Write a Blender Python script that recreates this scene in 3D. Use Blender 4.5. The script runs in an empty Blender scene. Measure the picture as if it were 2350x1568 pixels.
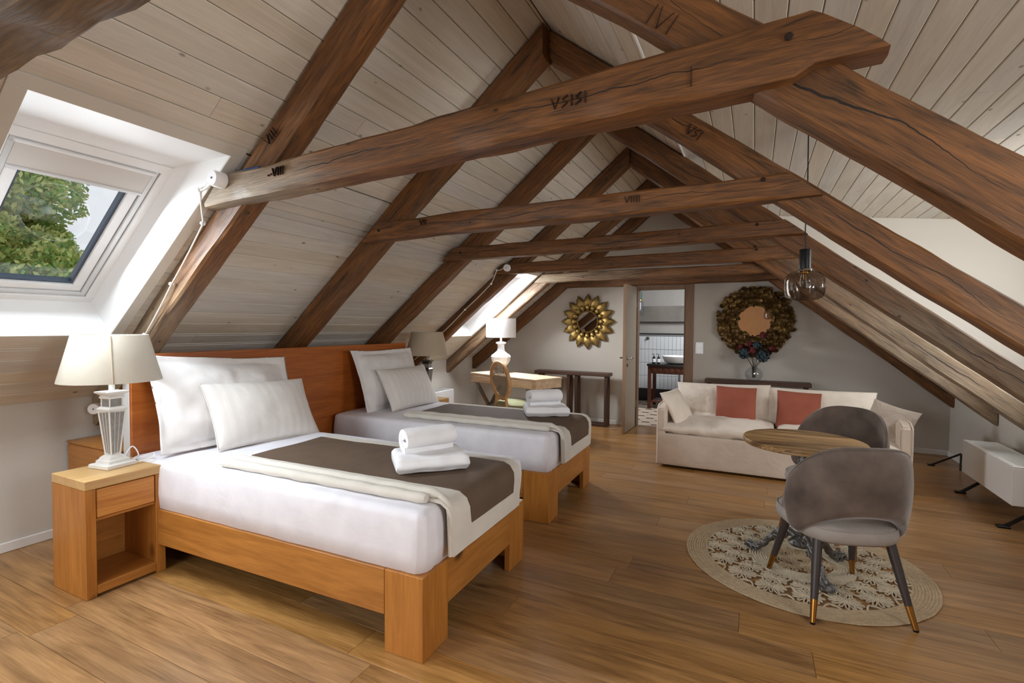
import bpy, bmesh, math, random
from mathutils import Vector, Matrix, noise, Euler
R = math.radians
PI = math.pi
rnd = random.Random(7)
SC = bpy.context.scene
COL = SC.collection
S = 1.12          # working units -> metres (applied to every top-level object at the end)

# ------------------------------------------------------------------ camera, world, light, exposure
cam_d = bpy.data.cameras.new('camera')
cam = bpy.data.objects.new('camera', cam_d)
COL.objects.link(cam)
yaw, pit, roll = R(26.085), R(1.784), R(0.405)
F = Vector((-math.sin(yaw)*math.cos(pit), math.cos(yaw)*math.cos(pit), -math.sin(pit)))
Rt = Vector((math.cos(yaw), math.sin(yaw), 0))
Up = Rt.cross(F)
R2 = math.cos(roll)*Rt + math.sin(roll)*Up
U2 = -math.sin(roll)*Rt + math.cos(roll)*Up
mw = Matrix((R2, U2, -F)).transposed().to_4x4()
cam.matrix_world = Matrix.Translation((0, 0, 1.25)) @ mw
cam_d.sensor_width = 36.0
cam_d.lens = 1137.4/2350*36.0
cam_d.clip_start = 0.02
cam_d.clip_end = 300
SC.camera = cam

wd = bpy.data.worlds.new('sky')
SC.world = wd
wd.use_nodes = True
wn = wd.node_tree.nodes
bg = wn['Background']
tcw = wn.new('ShaderNodeTexCoord'); spx = wn.new('ShaderNodeSeparateXYZ'); crw = wn.new('ShaderNodeValToRGB')
wd.node_tree.links.new(tcw.outputs['Generated'], spx.inputs[0])
wd.node_tree.links.new(spx.outputs['Z'], crw.inputs[0])
crw.color_ramp.elements[0].color = (0.84, 0.83, 0.86, 1)
crw.color_ramp.elements[1].color = (0.86, 0.85, 0.88, 1)
wd.node_tree.links.new(crw.outputs[0], bg.inputs[0])
bg.inputs['Strength'].default_value = 1.0

SC.view_settings.view_transform = 'Standard'
SC.view_settings.look = 'None'
SC.view_settings.gamma = 1.0
SC.view_settings.use_curve_mapping = False
SC.view_settings.exposure = 0.10
try:
    SC.cycles.max_bounces = 10
    SC.cycles.transparent_max_bounces = 16
    SC.cycles.caustics_reflective = False
    SC.cycles.caustics_refractive = False
    SC.cycles.sample_clamp_indirect = 6.0
except Exception:
    pass


def area(name, loc, direction, sx, sy, power, col=(1, 0.97, 0.93), spread=180):
    d = bpy.data.lights.new(name, 'AREA')
    d.shape = 'RECTANGLE'; d.size = sx; d.size_y = sy
    d.energy = power; d.color = col; d.spread = R(spread)
    o = bpy.data.objects.new(name, d); COL.objects.link(o)
    o.location = loc
    o.rotation_euler = Vector(direction).to_track_quat('-Z', 'Z').to_euler()
    return o

# daylight through the windows, plus added fill lamps
area('gable_window_daylight', (-1.75, -2.05, 1.15), (0, 1, 0.05), 1.8, 1.5, 32, (0.98, 0.99, 1.0))
area('dormer_window_daylight', (2.10, 0.6, 1.45), (-1, 0, -0.05), 4.0, 0.80, 135, (0.98, 0.99, 1.0))
area('dormer_far_window_daylight', (2.10, 3.9, 1.45), (-1, 0.42, 0.0), 2.2, 0.80, 56, (0.98, 0.99, 1.0))
area('skylight_daylight', (-2.76, 1.10, 1.66), (0.62, 0, -0.78), 0.42, 0.62, 28, (0.84, 0.93, 1.0))
area('unseen_skylight_fill', (-2.62, -0.9, 1.58), (0.62, 0, -0.78), 0.8, 0.9, 38, (0.88, 0.95, 1.0))  # fill lamp under the unseen skylight, added to brighten the near room
area('far_skylight_daylight', (-2.80, 5.15, 1.62), (0.62, 0, -0.78), 0.42, 0.62, 55, (0.92, 0.96, 1.0))
area('bathroom_fill', (-0.6, 7.3, 1.9), (-0.5, 0.5, -1), 0.8, 0.8, 30, (0.92, 0.96, 1.0))  # added fill lamp brightening the bathroom; no window stands here

# ------------------------------------------------------------------ material helpers
def newmat(name):
    m = bpy.data.materials.new(name); m.use_nodes = True
    nt = m.node_tree
    return m, nt, nt.nodes, nt.links, nt.nodes['Principled BSDF']

def sr(c):
    return tuple((v/255/12.92 if v/255 <= 0.04045 else ((v/255+0.055)/1.055)**2.4) for v in c) + (1,)

def plain(name, c, rough=0.5, metal=0.0, var=0.0, vs=8.0, bump=0.0, bs=60.0, spec=None, sheen=0.0, coat=0.0, trans=0.0):
    m, nt, N, L, P = newmat(name)
    P.inputs['Roughness'].default_value = rough
    P.inputs['Metallic'].default_value = metal
    P.inputs['Base Color'].default_value = sr(c)
    if spec is not None: P.inputs['Specular IOR Level'].default_value = spec
    if sheen: P.inputs['Sheen Weight'].default_value = sheen; P.inputs['Sheen Roughness'].default_value = 0.4
    if coat: P.inputs['Coat Weight'].default_value = coat
    if trans: P.inputs['Transmission Weight'].default_value = trans
    tc = N.new('ShaderNodeTexCoord')
    if var:
        n = N.new('ShaderNodeTexNoise'); n.inputs['Scale'].default_value = vs; n.inputs['Detail'].default_value = 5
        L.new(tc.outputs['Object'], n.inputs['Vector'])
        mx = N.new('ShaderNodeMix'); mx.data_type = 'RGBA'
        mx.inputs['A'].default_value = sr([max(0, v*(1-var)) for v in c]); mx.inputs['B'].default_value = sr([min(255, v*(1+var)) for v in c])
        L.new(n.outputs['Fac'], mx.inputs['Factor']); L.new(mx.outputs['Result'], P.inputs['Base Color'])
    if bump:
        n2 = N.new('ShaderNodeTexNoise'); n2.inputs['Scale'].default_value = bs; n2.inputs['Detail'].default_value = 4
        L.new(tc.outputs['Object'], n2.inputs['Vector'])
        b = N.new('ShaderNodeBump'); b.inputs['Strength'].default_value = bump; b.inputs['Distance'].default_value = 0.01
        L.new(n2.outputs['Fac'], b.inputs['Height']); L.new(b.outputs[0], P.inputs['Normal'])
    return m

def wood(name, dark, light, axis='X', gs=1.0, rough=0.45, knots=0.0, var=0.12, bump=0.25, crack=False, wear=None, contrast=(0.3, 0.7), spec=0.5, knotcol=None, hue=0.0):
    m, nt, N, L, P = newmat(name)
    P.inputs['Roughness'].default_value = rough
    P.inputs['Specular IOR Level'].default_value = spec
    tc = N.new('ShaderNodeTexCoord'); oi = N.new('ShaderNodeObjectInfo')
    ml = N.new('ShaderNodeMath'); ml.operation = 'MULTIPLY'; ml.inputs[1].default_value = 41.0
    L.new(oi.outputs['Random'], ml.inputs[0])
    ad = N.new('ShaderNodeVectorMath'); ad.operation = 'ADD'
    L.new(tc.outputs['Object'], ad.inputs[0]); L.new(ml.outputs[0], ad.inputs[1])
    def mapped(a, b):
        mp = N.new('ShaderNodeMapping')
        sc = {'X': (a, b, b), 'Y': (b, a, b), 'Z': (b, b, a)}[axis]
        mp.inputs['Scale'].default_value = sc
        L.new(ad.outputs[0], mp.inputs['Vector']); return mp
    mp = mapped(0.9*gs, 9*gs)
    n1 = N.new('ShaderNodeTexNoise'); n1.inputs['Scale'].default_value = 1.6; n1.inputs['Detail'].default_value = 6
    n1.inputs['Distortion'].default_value = 1.3; n1.inputs['Roughness'].default_value = 0.6
    L.new(mp.outputs[0], n1.inputs['Vector'])
    mp2 = mapped(3*gs, 70*gs)
    n2 = N.new('ShaderNodeTexNoise'); n2.inputs['Scale'].default_value = 2.0; n2.inputs['Detail'].default_value = 3
    L.new(mp2.outputs[0], n2.inputs['Vector'])
    mm = N.new('ShaderNodeMath'); mm.operation = 'MULTIPLY_ADD'; mm.inputs[1].default_value = 0.35
    L.new(n2.outputs['Fac'], mm.inputs[0])
    ms = N.new('ShaderNodeMath'); ms.operation = 'MULTIPLY'; ms.inputs[1].default_value = 0.65
    L.new(n1.outputs['Fac'], ms.inputs[0]); L.new(ms.outputs[0], mm.inputs[2])
    cr = N.new('ShaderNodeValToRGB')
    cr.color_ramp.elements[0].position = contrast[0]; cr.color_ramp.elements[0].color = sr(dark)
    cr.color_ramp.elements[1].position = contrast[1]; cr.color_ramp.elements[1].color = sr(light)
    L.new(mm.outputs[0], cr.inputs[0])
    out = cr.outputs[0]; hgt = mm.outputs[0]
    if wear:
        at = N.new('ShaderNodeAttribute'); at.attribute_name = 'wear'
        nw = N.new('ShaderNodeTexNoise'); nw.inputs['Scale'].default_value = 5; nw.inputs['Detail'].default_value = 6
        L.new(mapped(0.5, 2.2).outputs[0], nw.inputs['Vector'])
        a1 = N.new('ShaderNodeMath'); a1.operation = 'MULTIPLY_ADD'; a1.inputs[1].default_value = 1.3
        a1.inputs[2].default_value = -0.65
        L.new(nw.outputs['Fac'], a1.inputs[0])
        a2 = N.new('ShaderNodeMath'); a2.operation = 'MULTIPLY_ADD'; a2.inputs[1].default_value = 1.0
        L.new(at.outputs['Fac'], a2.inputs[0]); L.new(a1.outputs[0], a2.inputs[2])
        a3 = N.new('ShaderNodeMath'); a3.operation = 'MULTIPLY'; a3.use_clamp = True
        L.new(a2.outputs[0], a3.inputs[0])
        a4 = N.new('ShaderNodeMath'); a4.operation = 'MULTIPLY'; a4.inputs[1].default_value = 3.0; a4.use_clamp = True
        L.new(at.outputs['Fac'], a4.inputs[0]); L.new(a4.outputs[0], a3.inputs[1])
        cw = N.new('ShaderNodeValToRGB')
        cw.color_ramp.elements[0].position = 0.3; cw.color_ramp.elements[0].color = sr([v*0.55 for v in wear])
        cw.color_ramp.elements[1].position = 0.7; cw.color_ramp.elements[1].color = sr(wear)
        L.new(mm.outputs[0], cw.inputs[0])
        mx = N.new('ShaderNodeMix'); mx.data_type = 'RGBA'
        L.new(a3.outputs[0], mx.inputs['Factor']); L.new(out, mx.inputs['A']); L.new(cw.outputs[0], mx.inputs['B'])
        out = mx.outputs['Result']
    if knots:
        vo = N.new('ShaderNodeTexVoronoi'); vo.inputs['Scale'].default_value = 4.2*knots
        L.new(mapped(1.0, 1.6).outputs[0], vo.inputs['Vector'])
        kr = N.new('ShaderNodeValToRGB')
        kr.color_ramp.elements[0].position = 0.045; kr.color_ramp.elements[0].color = (1, 1, 1, 1)
        kr.color_ramp.elements[1].position = 0.105; kr.color_ramp.elements[1].color = (0, 0, 0, 1)
        L.new(vo.outputs['Distance'], kr.inputs[0])
        km = N.new('ShaderNodeMath'); km.operation = 'GREATER_THAN'; km.inputs[1].default_value = 0.45
        sx = N.new('ShaderNodeSeparateXYZ'); L.new(vo.outputs['Color'], sx.inputs[0]); L.new(sx.outputs[0], km.inputs[0])
        kk = N.new('ShaderNodeMath'); kk.operation = 'MULTIPLY'; L.new(kr.outputs[0], kk.inputs[0]); L.new(km.outputs[0], kk.inputs[1])
        kd = N.new('ShaderNodeMath'); kd.operation = 'MULTIPLY'; kd.inputs[1].default_value = 0.9
        L.new(kk.outputs[0], kd.inputs[0])
        mk = N.new('ShaderNodeMix'); mk.data_type = 'RGBA'
        mk.inputs['B'].default_value = sr(knotcol or [v*0.45 for v in dark])
        L.new(kd.outputs[0], mk.inputs['Factor']); L.new(out, mk.inputs['A']); out = mk.outputs['Result']
    if crack:
        sp = N.new('ShaderNodeSeparateXYZ'); L.new(tc.outputs['Object'], sp.inputs[0])
        nc = N.new('ShaderNodeTexNoise'); nc.noise_dimensions = '1D'; nc.inputs['Scale'].default_value = 2.2; nc.inputs['Detail'].default_value = 9
        wv = N.new('ShaderNodeMath'); wv.operation = 'ADD'
        L.new(sp.outputs['X'], wv.inputs[0]); L.new(ml.outputs[0], wv.inputs[1]); L.new(wv.outputs[0], nc.inputs['W'])
        c1 = N.new('ShaderNodeMath'); c1.operation = 'MULTIPLY_ADD'; c1.inputs[1].default_value = -0.09; L.new(nc.outputs['Fac'], c1.inputs[0])
        zz = N.new('ShaderNodeMath'); zz.operation = 'ADD'; L.new(sp.outputs['Z'], zz.inputs[0]); zz.inputs[1].default_value = 0.04
        L.new(zz.outputs[0], c1.inputs[2])
        c2 = N.new('ShaderNodeMath'); c2.operation = 'ABSOLUTE'; L.new(c1.outputs[0], c2.inputs[0])
        nc2 = N.new('ShaderNodeTexNoise'); nc2.noise_dimensions = '1D'; nc2.inputs['Scale'].default_value = 1.1; nc2.inputs['Detail'].default_value = 2
        w2 = N.new('ShaderNodeMath'); w2.operation = 'ADD'; w2.inputs[1].default_value = 13.0; L.new(wv.outputs[0], w2.inputs[0]); L.new(w2.outputs[0], nc2.inputs['W'])
        th = N.new('ShaderNodeMath'); th.operation = 'MULTIPLY_ADD'; th.inputs[1].default_value = 0.010; th.inputs[2].default_value = -0.0042
        L.new(nc2.outputs['Fac'], th.inputs[0])
        c3 = N.new('ShaderNodeMath'); c3.operation = 'LESS_THAN'; L.new(c2.outputs[0], c3.inputs[0]); L.new(th.outputs[0], c3.inputs[1])
        mc = N.new('ShaderNodeMix'); mc.data_type = 'RGBA'; mc.inputs['B'].default_value = sr((22, 11, 6))
        L.new(c3.outputs[0], mc.inputs['Factor']); L.new(out, mc.inputs['A']); out = mc.outputs['Result']
        hs0 = N.new('ShaderNodeMath'); hs0.operation = 'SUBTRACT'; L.new(hgt, hs0.inputs[0]); L.new(c3.outputs[0], hs0.inputs[1]); hgt = hs0.outputs[0]
    hs = N.new('ShaderNodeHueSaturation')
    mr = N.new('ShaderNodeMapRange'); mr.inputs['To Min'].default_value = 1-var; mr.inputs['To Max'].default_value = 1+var
    L.new(oi.outputs['Random'], mr.inputs['Value']); L.new(mr.outputs[0], hs.inputs['Value'])
    if hue:
        mr2 = N.new('ShaderNodeMapRange'); mr2.inputs['To Min'].default_value = 1-hue; mr2.inputs['To Max'].default_value = 1+hue
        fr = N.new('ShaderNodeMath'); fr.operation = 'FRACT'; m7 = N.new('ShaderNodeMath'); m7.operation = 'MULTIPLY'; m7.inputs[1].default_value = 7.3
        L.new(oi.outputs['Random'], m7.inputs[0]); L.new(m7.outputs[0], fr.inputs[0]); L.new(fr.outputs[0], mr2.inputs['Value']); L.new(mr2.outputs[0], hs.inputs['Saturation'])
    L.new(out, hs.inputs['Color']); L.new(hs.outputs[0], P.inputs['Base Color'])
    b = N.new('ShaderNodeBump'); b.inputs['Strength'].default_value = bump; b.inputs['Distance'].default_value = 0.006
    L.new(hgt, b.inputs['Height']); L.new(b.outputs[0], P.inputs['Normal'])
    return m

def fabric(name, c, rough=0.9, ws=420, bump=0.25, var=0.06, sheen=0.0, stripes=0, axis=0, wr=0.0):
    m, nt, N, L, P = newmat(name)
    P.inputs['Roughness'].default_value = rough; P.inputs['Specular IOR Level'].default_value = 0.25
    if sheen:
        P.inputs['Sheen Weight'].default_value = sheen; P.inputs['Sheen Roughness'].default_value = 0.35
    tc = N.new('ShaderNodeTexCoord')
    n = N.new('ShaderNodeTexNoise'); n.inputs['Scale'].default_value = 9; n.inputs['Detail'].default_value = 6
    L.new(tc.outputs['Object'], n.inputs['Vector'])
    mx = N.new('ShaderNodeMix'); mx.data_type = 'RGBA'
    mx.inputs['A'].default_value = sr([v*(1-var) for v in c]); mx.inputs['B'].default_value = sr([min(255, v*(1+var)) for v in c])
    L.new(n.outputs['Fac'], mx.inputs['Factor']); out = mx.outputs['Result']
    if stripes:
        sp = N.new('ShaderNodeSeparateXYZ'); L.new(tc.outputs['Object'], sp.inputs[0])
        ms = N.new('ShaderNodeMath'); ms.operation = 'MULTIPLY'; ms.inputs[1].default_value = stripes; L.new(sp.outputs[axis], ms.inputs[0])
        sn = N.new('ShaderNodeMath'); sn.operation = 'SINE'; L.new(ms.outputs[0], sn.inputs[0])
        gt = N.new('ShaderNodeMath'); gt.operation = 'GREATER_THAN'; gt.inputs[1].default_value = 0; L.new(sn.outputs[0], gt.inputs[0])
        m2 = N.new('ShaderNodeMix'); m2.data_type = 'RGBA'; m2.inputs['B'].default_value = sr([v*0.985 for v in c])
        L.new(gt.outputs[0], m2.inputs['Factor']); L.new(out, m2.inputs['A']); out = m2.outputs['Result']
        m3 = N.new('ShaderNodeMath'); m3.operation = 'MULTIPLY_ADD'; m3.inputs[1].default_value = -0.18; m3.inputs[2].default_value = rough
        L.new(gt.outputs[0], m3.inputs[0]); L.new(m3.outputs[0], P.inputs['Roughness'])
    L.new(out, P.inputs['Base Color'])
    w = N.new('ShaderNodeTexNoise'); w.inputs['Scale'].default_value = ws; w.inputs['Detail'].default_value = 2
    L.new(tc.outputs['Object'], w.inputs['Vector'])
    b = N.new('ShaderNodeBump'); b.inputs['Strength'].default_value = bump; b.inputs['Distance'].default_value = 0.002
    L.new(w.outputs['Fac'], b.inputs['Height'])
    last = b
    if wr:
        w2 = N.new('ShaderNodeTexNoise'); w2.inputs['Scale'].default_value = 7; w2.inputs['Detail'].default_value = 3; w2.inputs['Distortion'].default_value = 1.2
        L.new(tc.outputs['Object'], w2.inputs['Vector'])
        b2 = N.new('ShaderNodeBump'); b2.inputs['Strength'].default_value = wr; b2.inputs['Distance'].default_value = 0.03
        L.new(w2.outputs['Fac'], b2.inputs['Height']); L.new(b.outputs[0], b2.inputs['Normal']); last = b2
    L.new(last.outputs[0], P.inputs['Normal'])
    return m

def glass(name, tint=(1, 1, 1), refl=0.12, rough=0.0, op=0.0):
    m, nt, N, L, P = newmat(name)
    N.remove(P)
    o = N['Material Output']
    t = N.new('ShaderNodeBsdfTransparent'); t.inputs[0].default_value = (*tint, 1)
    g = N.new('ShaderNodeBsdfGlossy'); g.inputs['Roughness'].default_value = rough
    fr = N.new('ShaderNodeFresnel'); fr.inputs['IOR'].default_value = 1.5
    ma = N.new('ShaderNodeMath'); ma.operation = 'ADD'; ma.inputs[1].default_value = refl; ma.use_clamp = True
    L.new(fr.outputs[0], ma.inputs[0])
    ge = N.new('ShaderNodeNewGeometry'); iv = N.new('ShaderNodeMath'); iv.operation = 'SUBTRACT'; iv.inputs[0].default_value = 1.0
    L.new(ge.outputs['Backfacing'], iv.inputs[1])
    mb = N.new('ShaderNodeMath'); mb.operation = 'MULTIPLY'; L.new(ma.outputs[0], mb.inputs[0]); L.new(iv.outputs[0], mb.inputs[1])
    mx = N.new('ShaderNodeMixShader'); L.new(mb.outputs[0], mx.inputs[0]); L.new(t.outputs[0], mx.inputs[1]); L.new(g.outputs[0], mx.inputs[2])
    L.new(mx.outputs[0], o.inputs['Surface'])
    return m

M = {}
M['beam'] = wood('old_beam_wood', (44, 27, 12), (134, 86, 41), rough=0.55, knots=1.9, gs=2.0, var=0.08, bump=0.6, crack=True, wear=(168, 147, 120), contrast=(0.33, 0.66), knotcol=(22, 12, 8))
M['beamgrey'] = wood('weathered_beam_wood', (42, 31, 22), (116, 92, 66), rough=0.8, knots=0.6, var=0.05, bump=1.0, crack=True, wear=(176, 146, 108), contrast=(0.33, 0.66))
M['floor'] = wood('oak_floor', (108, 74, 39), (184, 139, 88), rough=0.30, knots=0.42, var=0.13, bump=0.12, contrast=(0.3, 0.7), hue=0.06, knotcol=(60, 36, 20))
M['ceil'] = wood('whitewashed_board', (186, 176, 161), (218, 210, 197), rough=0.55, knots=1.5, var=0.055, bump=0.12, contrast=(0.25, 0.75), hue=0.35, knotcol=(120, 102, 84))
M['pineX'] = wood('stained_pine_lengthwise', (142, 88, 34), (190, 128, 60), 'X', rough=0.38, knots=0.5, var=0.04, bump=0.15, gs=1.1)
M['pineY'] = wood('stained_pine_crosswise', (142, 88, 34), (190, 128, 60), 'Y', rough=0.38, knots=0.5, var=0.04, bump=0.15, gs=1.1)
M['pineZ'] = wood('stained_pine_upright', (146, 88, 32), (192, 128, 56), 'Z', rough=0.38, knots=0.4, var=0.04, bump=0.15, gs=1.1)
M['pinetop'] = wood('honey_pine_top', (188, 146, 92), (214, 178, 124), 'Y', rough=0.35, knots=0.3, var=0.03, bump=0.1)
M['headb'] = wood('cherry_board', (140, 70, 22), (188, 106, 42), 'Y', rough=0.33, knots=0.5, var=0.02, bump=0.12)
M['darkwood'] = wood('dark_console_wood', (50, 30, 20), (88, 60, 42), 'X', rough=0.5, var=0.05, bump=0.2)
M['darkwoodZ'] = wood('dark_console_wood_upright', (46, 28, 18), (84, 56, 38), 'Z', rough=0.5, var=0.05, bump=0.2)
M['brownold'] = wood('carved_brown_wood', (64, 30, 16), (112, 60, 34), 'Z', rough=0.5, var=0.05, bump=0.3)
M['desk'] = wood('rustic_desk_wood', (176, 142, 108), (228, 206, 176), 'X', rough=0.6, knots=0.7, var=0.03, bump=0.3)
M['chairwood'] = wood('light_chair_wood', (176, 128, 78), (216, 172, 120), 'Z', rough=0.5, var=0.02, bump=0.2)
M['tabletop'] = wood('mango_table_top', (100, 72, 44), (206, 166, 112), 'X', gs=0.55, rough=0.30, knots=1.1, var=0.02, bump=0.1, contrast=(0.41, 0.59))
M['jamb'] = wood('door_frame_wood', (120, 92, 70), (150, 120, 94), 'Z', rough=0.5, var=0.02, bump=0.1)
M['doorw'] = wood('tan_door_wood', (150, 106, 68), (176, 128, 84), 'Z', rough=0.5, var=0.01, bump=0.05)
M['plaster'] = plain('beige_plaster', (194, 188, 179), 0.92, var=0.03, vs=3, bump=0.15, bs=90, spec=0.2)
M['plasterR'] = plain('dormer_plaster', (214, 208, 198), 0.92, var=0.02, vs=3, bump=0.1, bs=90, spec=0.2)
M['white'] = plain('white_paint', (232, 232, 232), 0.5, bump=0.03)
M['whitegl'] = plain('white_lacquer', (236, 236, 236), 0.22)
M['trimw'] = plain('white_baseboard', (214, 212, 208), 0.45)
M['greyframe'] = plain('grey_white_profile', (205, 206, 206), 0.35)
M['gasket'] = plain('dark_gasket', (60, 72, 88), 0.4)
M['blind'] = plain('blind_fabric', (198, 192, 186), 0.8)
M['dark'] = plain('dark_gap', (40, 26, 16), 0.95)
M['black'] = plain('black_metal', (16, 16, 17), 0.38, metal=0.3)
M['chrome'] = plain('chrome', (200, 198, 195), 0.16, metal=1.0)
M['steel'] = plain('worn_steel', (120, 116, 110), 0.35, metal=0.9)
M['brass'] = plain('brass', (176, 128, 66), 0.25, metal=1.0)
M['gold'] = plain('antique_gold', (126, 102, 56), 0.40, metal=0.8, var=0.3, vs=40)
M['golddk'] = plain('aged_bronze', (92, 68, 34), 0.5, metal=0.6, var=0.35, vs=30)
M['castiron'] = plain('silvered_cast_iron', (104, 102, 100), 0.36, metal=0.7, var=0.4, vs=60, bump=0.6, bs=90)
M['wreathgold'] = plain('dull_bronze_gold', (104, 80, 40), 0.45, metal=0.6, var=0.4, vs=30)
M['mirror'] = plain('mirror_glass', (235, 235, 235), 0.02, metal=1.0)
M['pane'] = glass('window_glass', (0.94, 0.97, 0.98), 0.03)
M['smoke'] = glass('smoked_glass', (0.66, 0.62, 0.58), 0.17)
M['clear'] = glass('clear_glass', (0.86, 0.88, 0.9), 0.10)
M['sheet'] = fabric('white_sheet', (226, 224, 230), 0.8, wr=0.10)
M['pillowf'] = fabric('white_pillow_cotton', (228, 224, 222), 0.75, stripes=0, wr=0.2)
M['pillows'] = fabric('striped_satin_cotton', (226, 221, 216), 0.75, stripes=110, axis=0, wr=0.1)
M['cream'] = fabric('cream_quilt', (208, 202, 192), 0.85, wr=0.15)
M['brown'] = fabric('brown_quilt_panel', (96, 78, 64), 0.8, wr=0.15, var=0.10)
M['towel'] = fabric('white_terry', (234, 233, 235), 0.95, ws=300, bump=0.7)
M['sofa'] = fabric('beige_sofa_velvet', (214, 198, 182), 0.8, sheen=0.3, wr=0.2)
M['sofac'] = fabric('cream_cushion_velvet', (228, 216, 202), 0.75, sheen=0.3, wr=0.45)
M['satin'] = fabric('grey_satin_velvet', (196, 182, 168), 0.4, sheen=0.5, wr=0.9)
M['rust'] = fabric('rust_linen', (158, 90, 72), 0.9, ws=200, bump=0.6, var=0.10)
M['velvet'] = fabric('taupe_velvet', (88, 77, 70), 0.6, sheen=0.7, var=0.55, wr=0.12)
M['seatf'] = fabric('grey_tweed', (160, 152, 146), 0.9, ws=260, bump=0.7, var=0.12)
M['chleg'] = plain('dark_taupe_lacquer', (58, 50, 48), 0.4)
M['jute'] = plain('natural_jute', (190, 166, 134), 0.95, var=0.14, vs=60, bump=0.9, bs=220)
M['jutel'] = plain('pale_jute', (208, 192, 166), 0.95, var=0.12, vs=60, bump=0.9, bs=220)
M['linen'] = fabric('linen_lampshade', (214, 208, 194), 0.9, ws=260, bump=0.5, var=0.05)
M['linend'] = fabric('beige_lampshade', (176, 160, 138), 0.9, ws=260, bump=0.5, var=0.04)
M['shadew'] = fabric('white_lampshade', (232, 232, 234), 0.9, ws=260, bump=0.2)
M['lampw'] = plain('whitewashed_lamp_wood', (222, 220, 216), 0.5, var=0.05, vs=30)
M['lampg'] = plain('greywashed_panel', (140, 138, 134), 0.25, var=0.15, vs=50)
M['porc'] = plain('white_porcelain', (238, 238, 240), 0.12)
M['cane'] = plain('cane_webbing', (134, 122, 106), 0.7)
M['green'] = fabric('sage_green_seat', (150, 150, 110), 0.7, sheen=0.3, var=0.1)
M['tile'] = plain('white_glazed_tile', (214, 216, 218), 0.15)
M['grout'] = plain('grey_grout', (120, 118, 116), 0.9)
M['concrete'] = plain('grey_concrete', (112, 106, 98), 0.8, var=0.25, vs=4)
M['bathwall'] = plain('bathroom_plaster', (160, 154, 148), 0.9, var=0.08, vs=3)
M['tilefloor'] = plain('cream_floor_tile', (214, 196, 174), 0.4, var=0.04)
M['tilered'] = plain('dark_red_tile', (96, 48, 38), 0.4)
M['stone'] = plain('black_stone_top', (34, 32, 32), 0.3)
M['greenmetal'] = plain('green_metal', (30, 64, 52), 0.35, metal=0.4)
M['blue'] = plain('blue_cable_sheath', (34, 72, 130), 0.4)
M['cable'] = plain('white_cable', (220, 212, 200), 0.5)
M['flblue'] = plain('dusty_blue_petals', (44, 58, 64), 0.85, var=0.35, vs=40)
M['flred'] = plain('dark_red_petals', (96, 28, 32), 0.8, var=0.3, vs=40)
M['stem'] = plain('dark_stem', (44, 40, 26), 0.8)
M['leafa'] = plain('spring_green_leaf', (200, 224, 128), 0.7, var=0.3, vs=1.5)
M['leafb'] = plain('deep_green_leaf', (146, 182, 104), 0.7, var=0.3, vs=1.5)
M['bark'] = plain('tree_bark', (86, 72, 58), 0.9, var=0.2)
M['grass'] = plain('lawn', (96, 120, 70), 0.95, var=0.2, vs=0.5)
M['carve'] = plain('carved_groove', (38, 21, 12), 0.95)
for k in ('leafa', 'leafb'):
    P = M[k].node_tree.nodes['Principled BSDF']
    P.inputs['Subsurface Weight'].default_value = 0.0

# ------------------------------------------------------------------ mesh helpers
def link(name, me, mat, parent=None, loc=None, rot=None, mtx=None, smooth=False):
    if mat is not None and not me.materials:
        for mm in (mat if isinstance(mat, (list, tuple)) else [mat]):
            me.materials.append(M[mm] if isinstance(mm, str) else mm)
    if smooth:
        me.polygons.foreach_set('use_smooth', [True]*len(me.polygons))
    o = bpy.data.objects.new(name, me); COL.objects.link(o)
    if parent is not None: o.parent = parent
    if loc is not None: o.location = loc
    if rot is not None: o.rotation_euler = rot
    if mtx is not None: o.matrix_basis = mtx
    return o

def tomesh(bm, name='m', auto=None):
    bm.normal_update()
    me = bpy.data.meshes.new(name); bm.to_mesh(me); bm.free()
    return me

def sharp(me, ang=40):
    try:
        me.polygons.foreach_set('use_smooth', [True]*len(me.polygons))
        me.set_sharp_from_angle(angle=R(ang))
    except Exception:
        pass
    return me

def empty(name, loc=(0, 0, 0), rz=0.0, rot=None, parent=None):
    o = bpy.data.objects.new(name, None); COL.objects.link(o)
    o.location = loc; o.rotation_euler = rot if rot is not None else (0, 0, rz)
    o.empty_display_size = 0.1
    if parent: o.parent = parent
    return o

def tag(o, label=None, cat=None, group=None, kind=None):
    if label: o['label'] = label
    if cat: o['category'] = cat
    if group: o['group'] = group
    if kind: o['kind'] = kind
    return o

def box(bm, x0, x1, y0, y1, z0, z1, bev=0.0, mtx=None, seg=1):
    r = bmesh.ops.create_cube(bm, size=1.0)
    vs = r['verts']
    bmesh.ops.scale(bm, vec=(x1-x0, y1-y0, z1-z0), verts=vs)
    bmesh.ops.translate(bm, vec=((x0+x1)/2, (y0+y1)/2, (z0+z1)/2), verts=vs)
    if bev > 0:
        es = list({e for v in vs for e in v.link_edges})
        q = bmesh.ops.bevel(bm, geom=es, offset=bev, segments=seg, affect='EDGES', profile=0.5)
        vs = list({v for f in q['faces'] for v in f.verts} | {v for v in vs if v.is_valid})
    if mtx is not None:
        bmesh.ops.transform(bm, matrix=mtx, verts=vs)
    return vs

def boxme(x0, x1, y0, y1, z0, z1, bev=0.0, seg=1):
    bm = bmesh.new(); box(bm, x0, x1, y0, y1, z0, z1, bev, None, seg)
    me = tomesh(bm)
    if bev > 0: sharp(me, 35)
    return me

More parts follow.
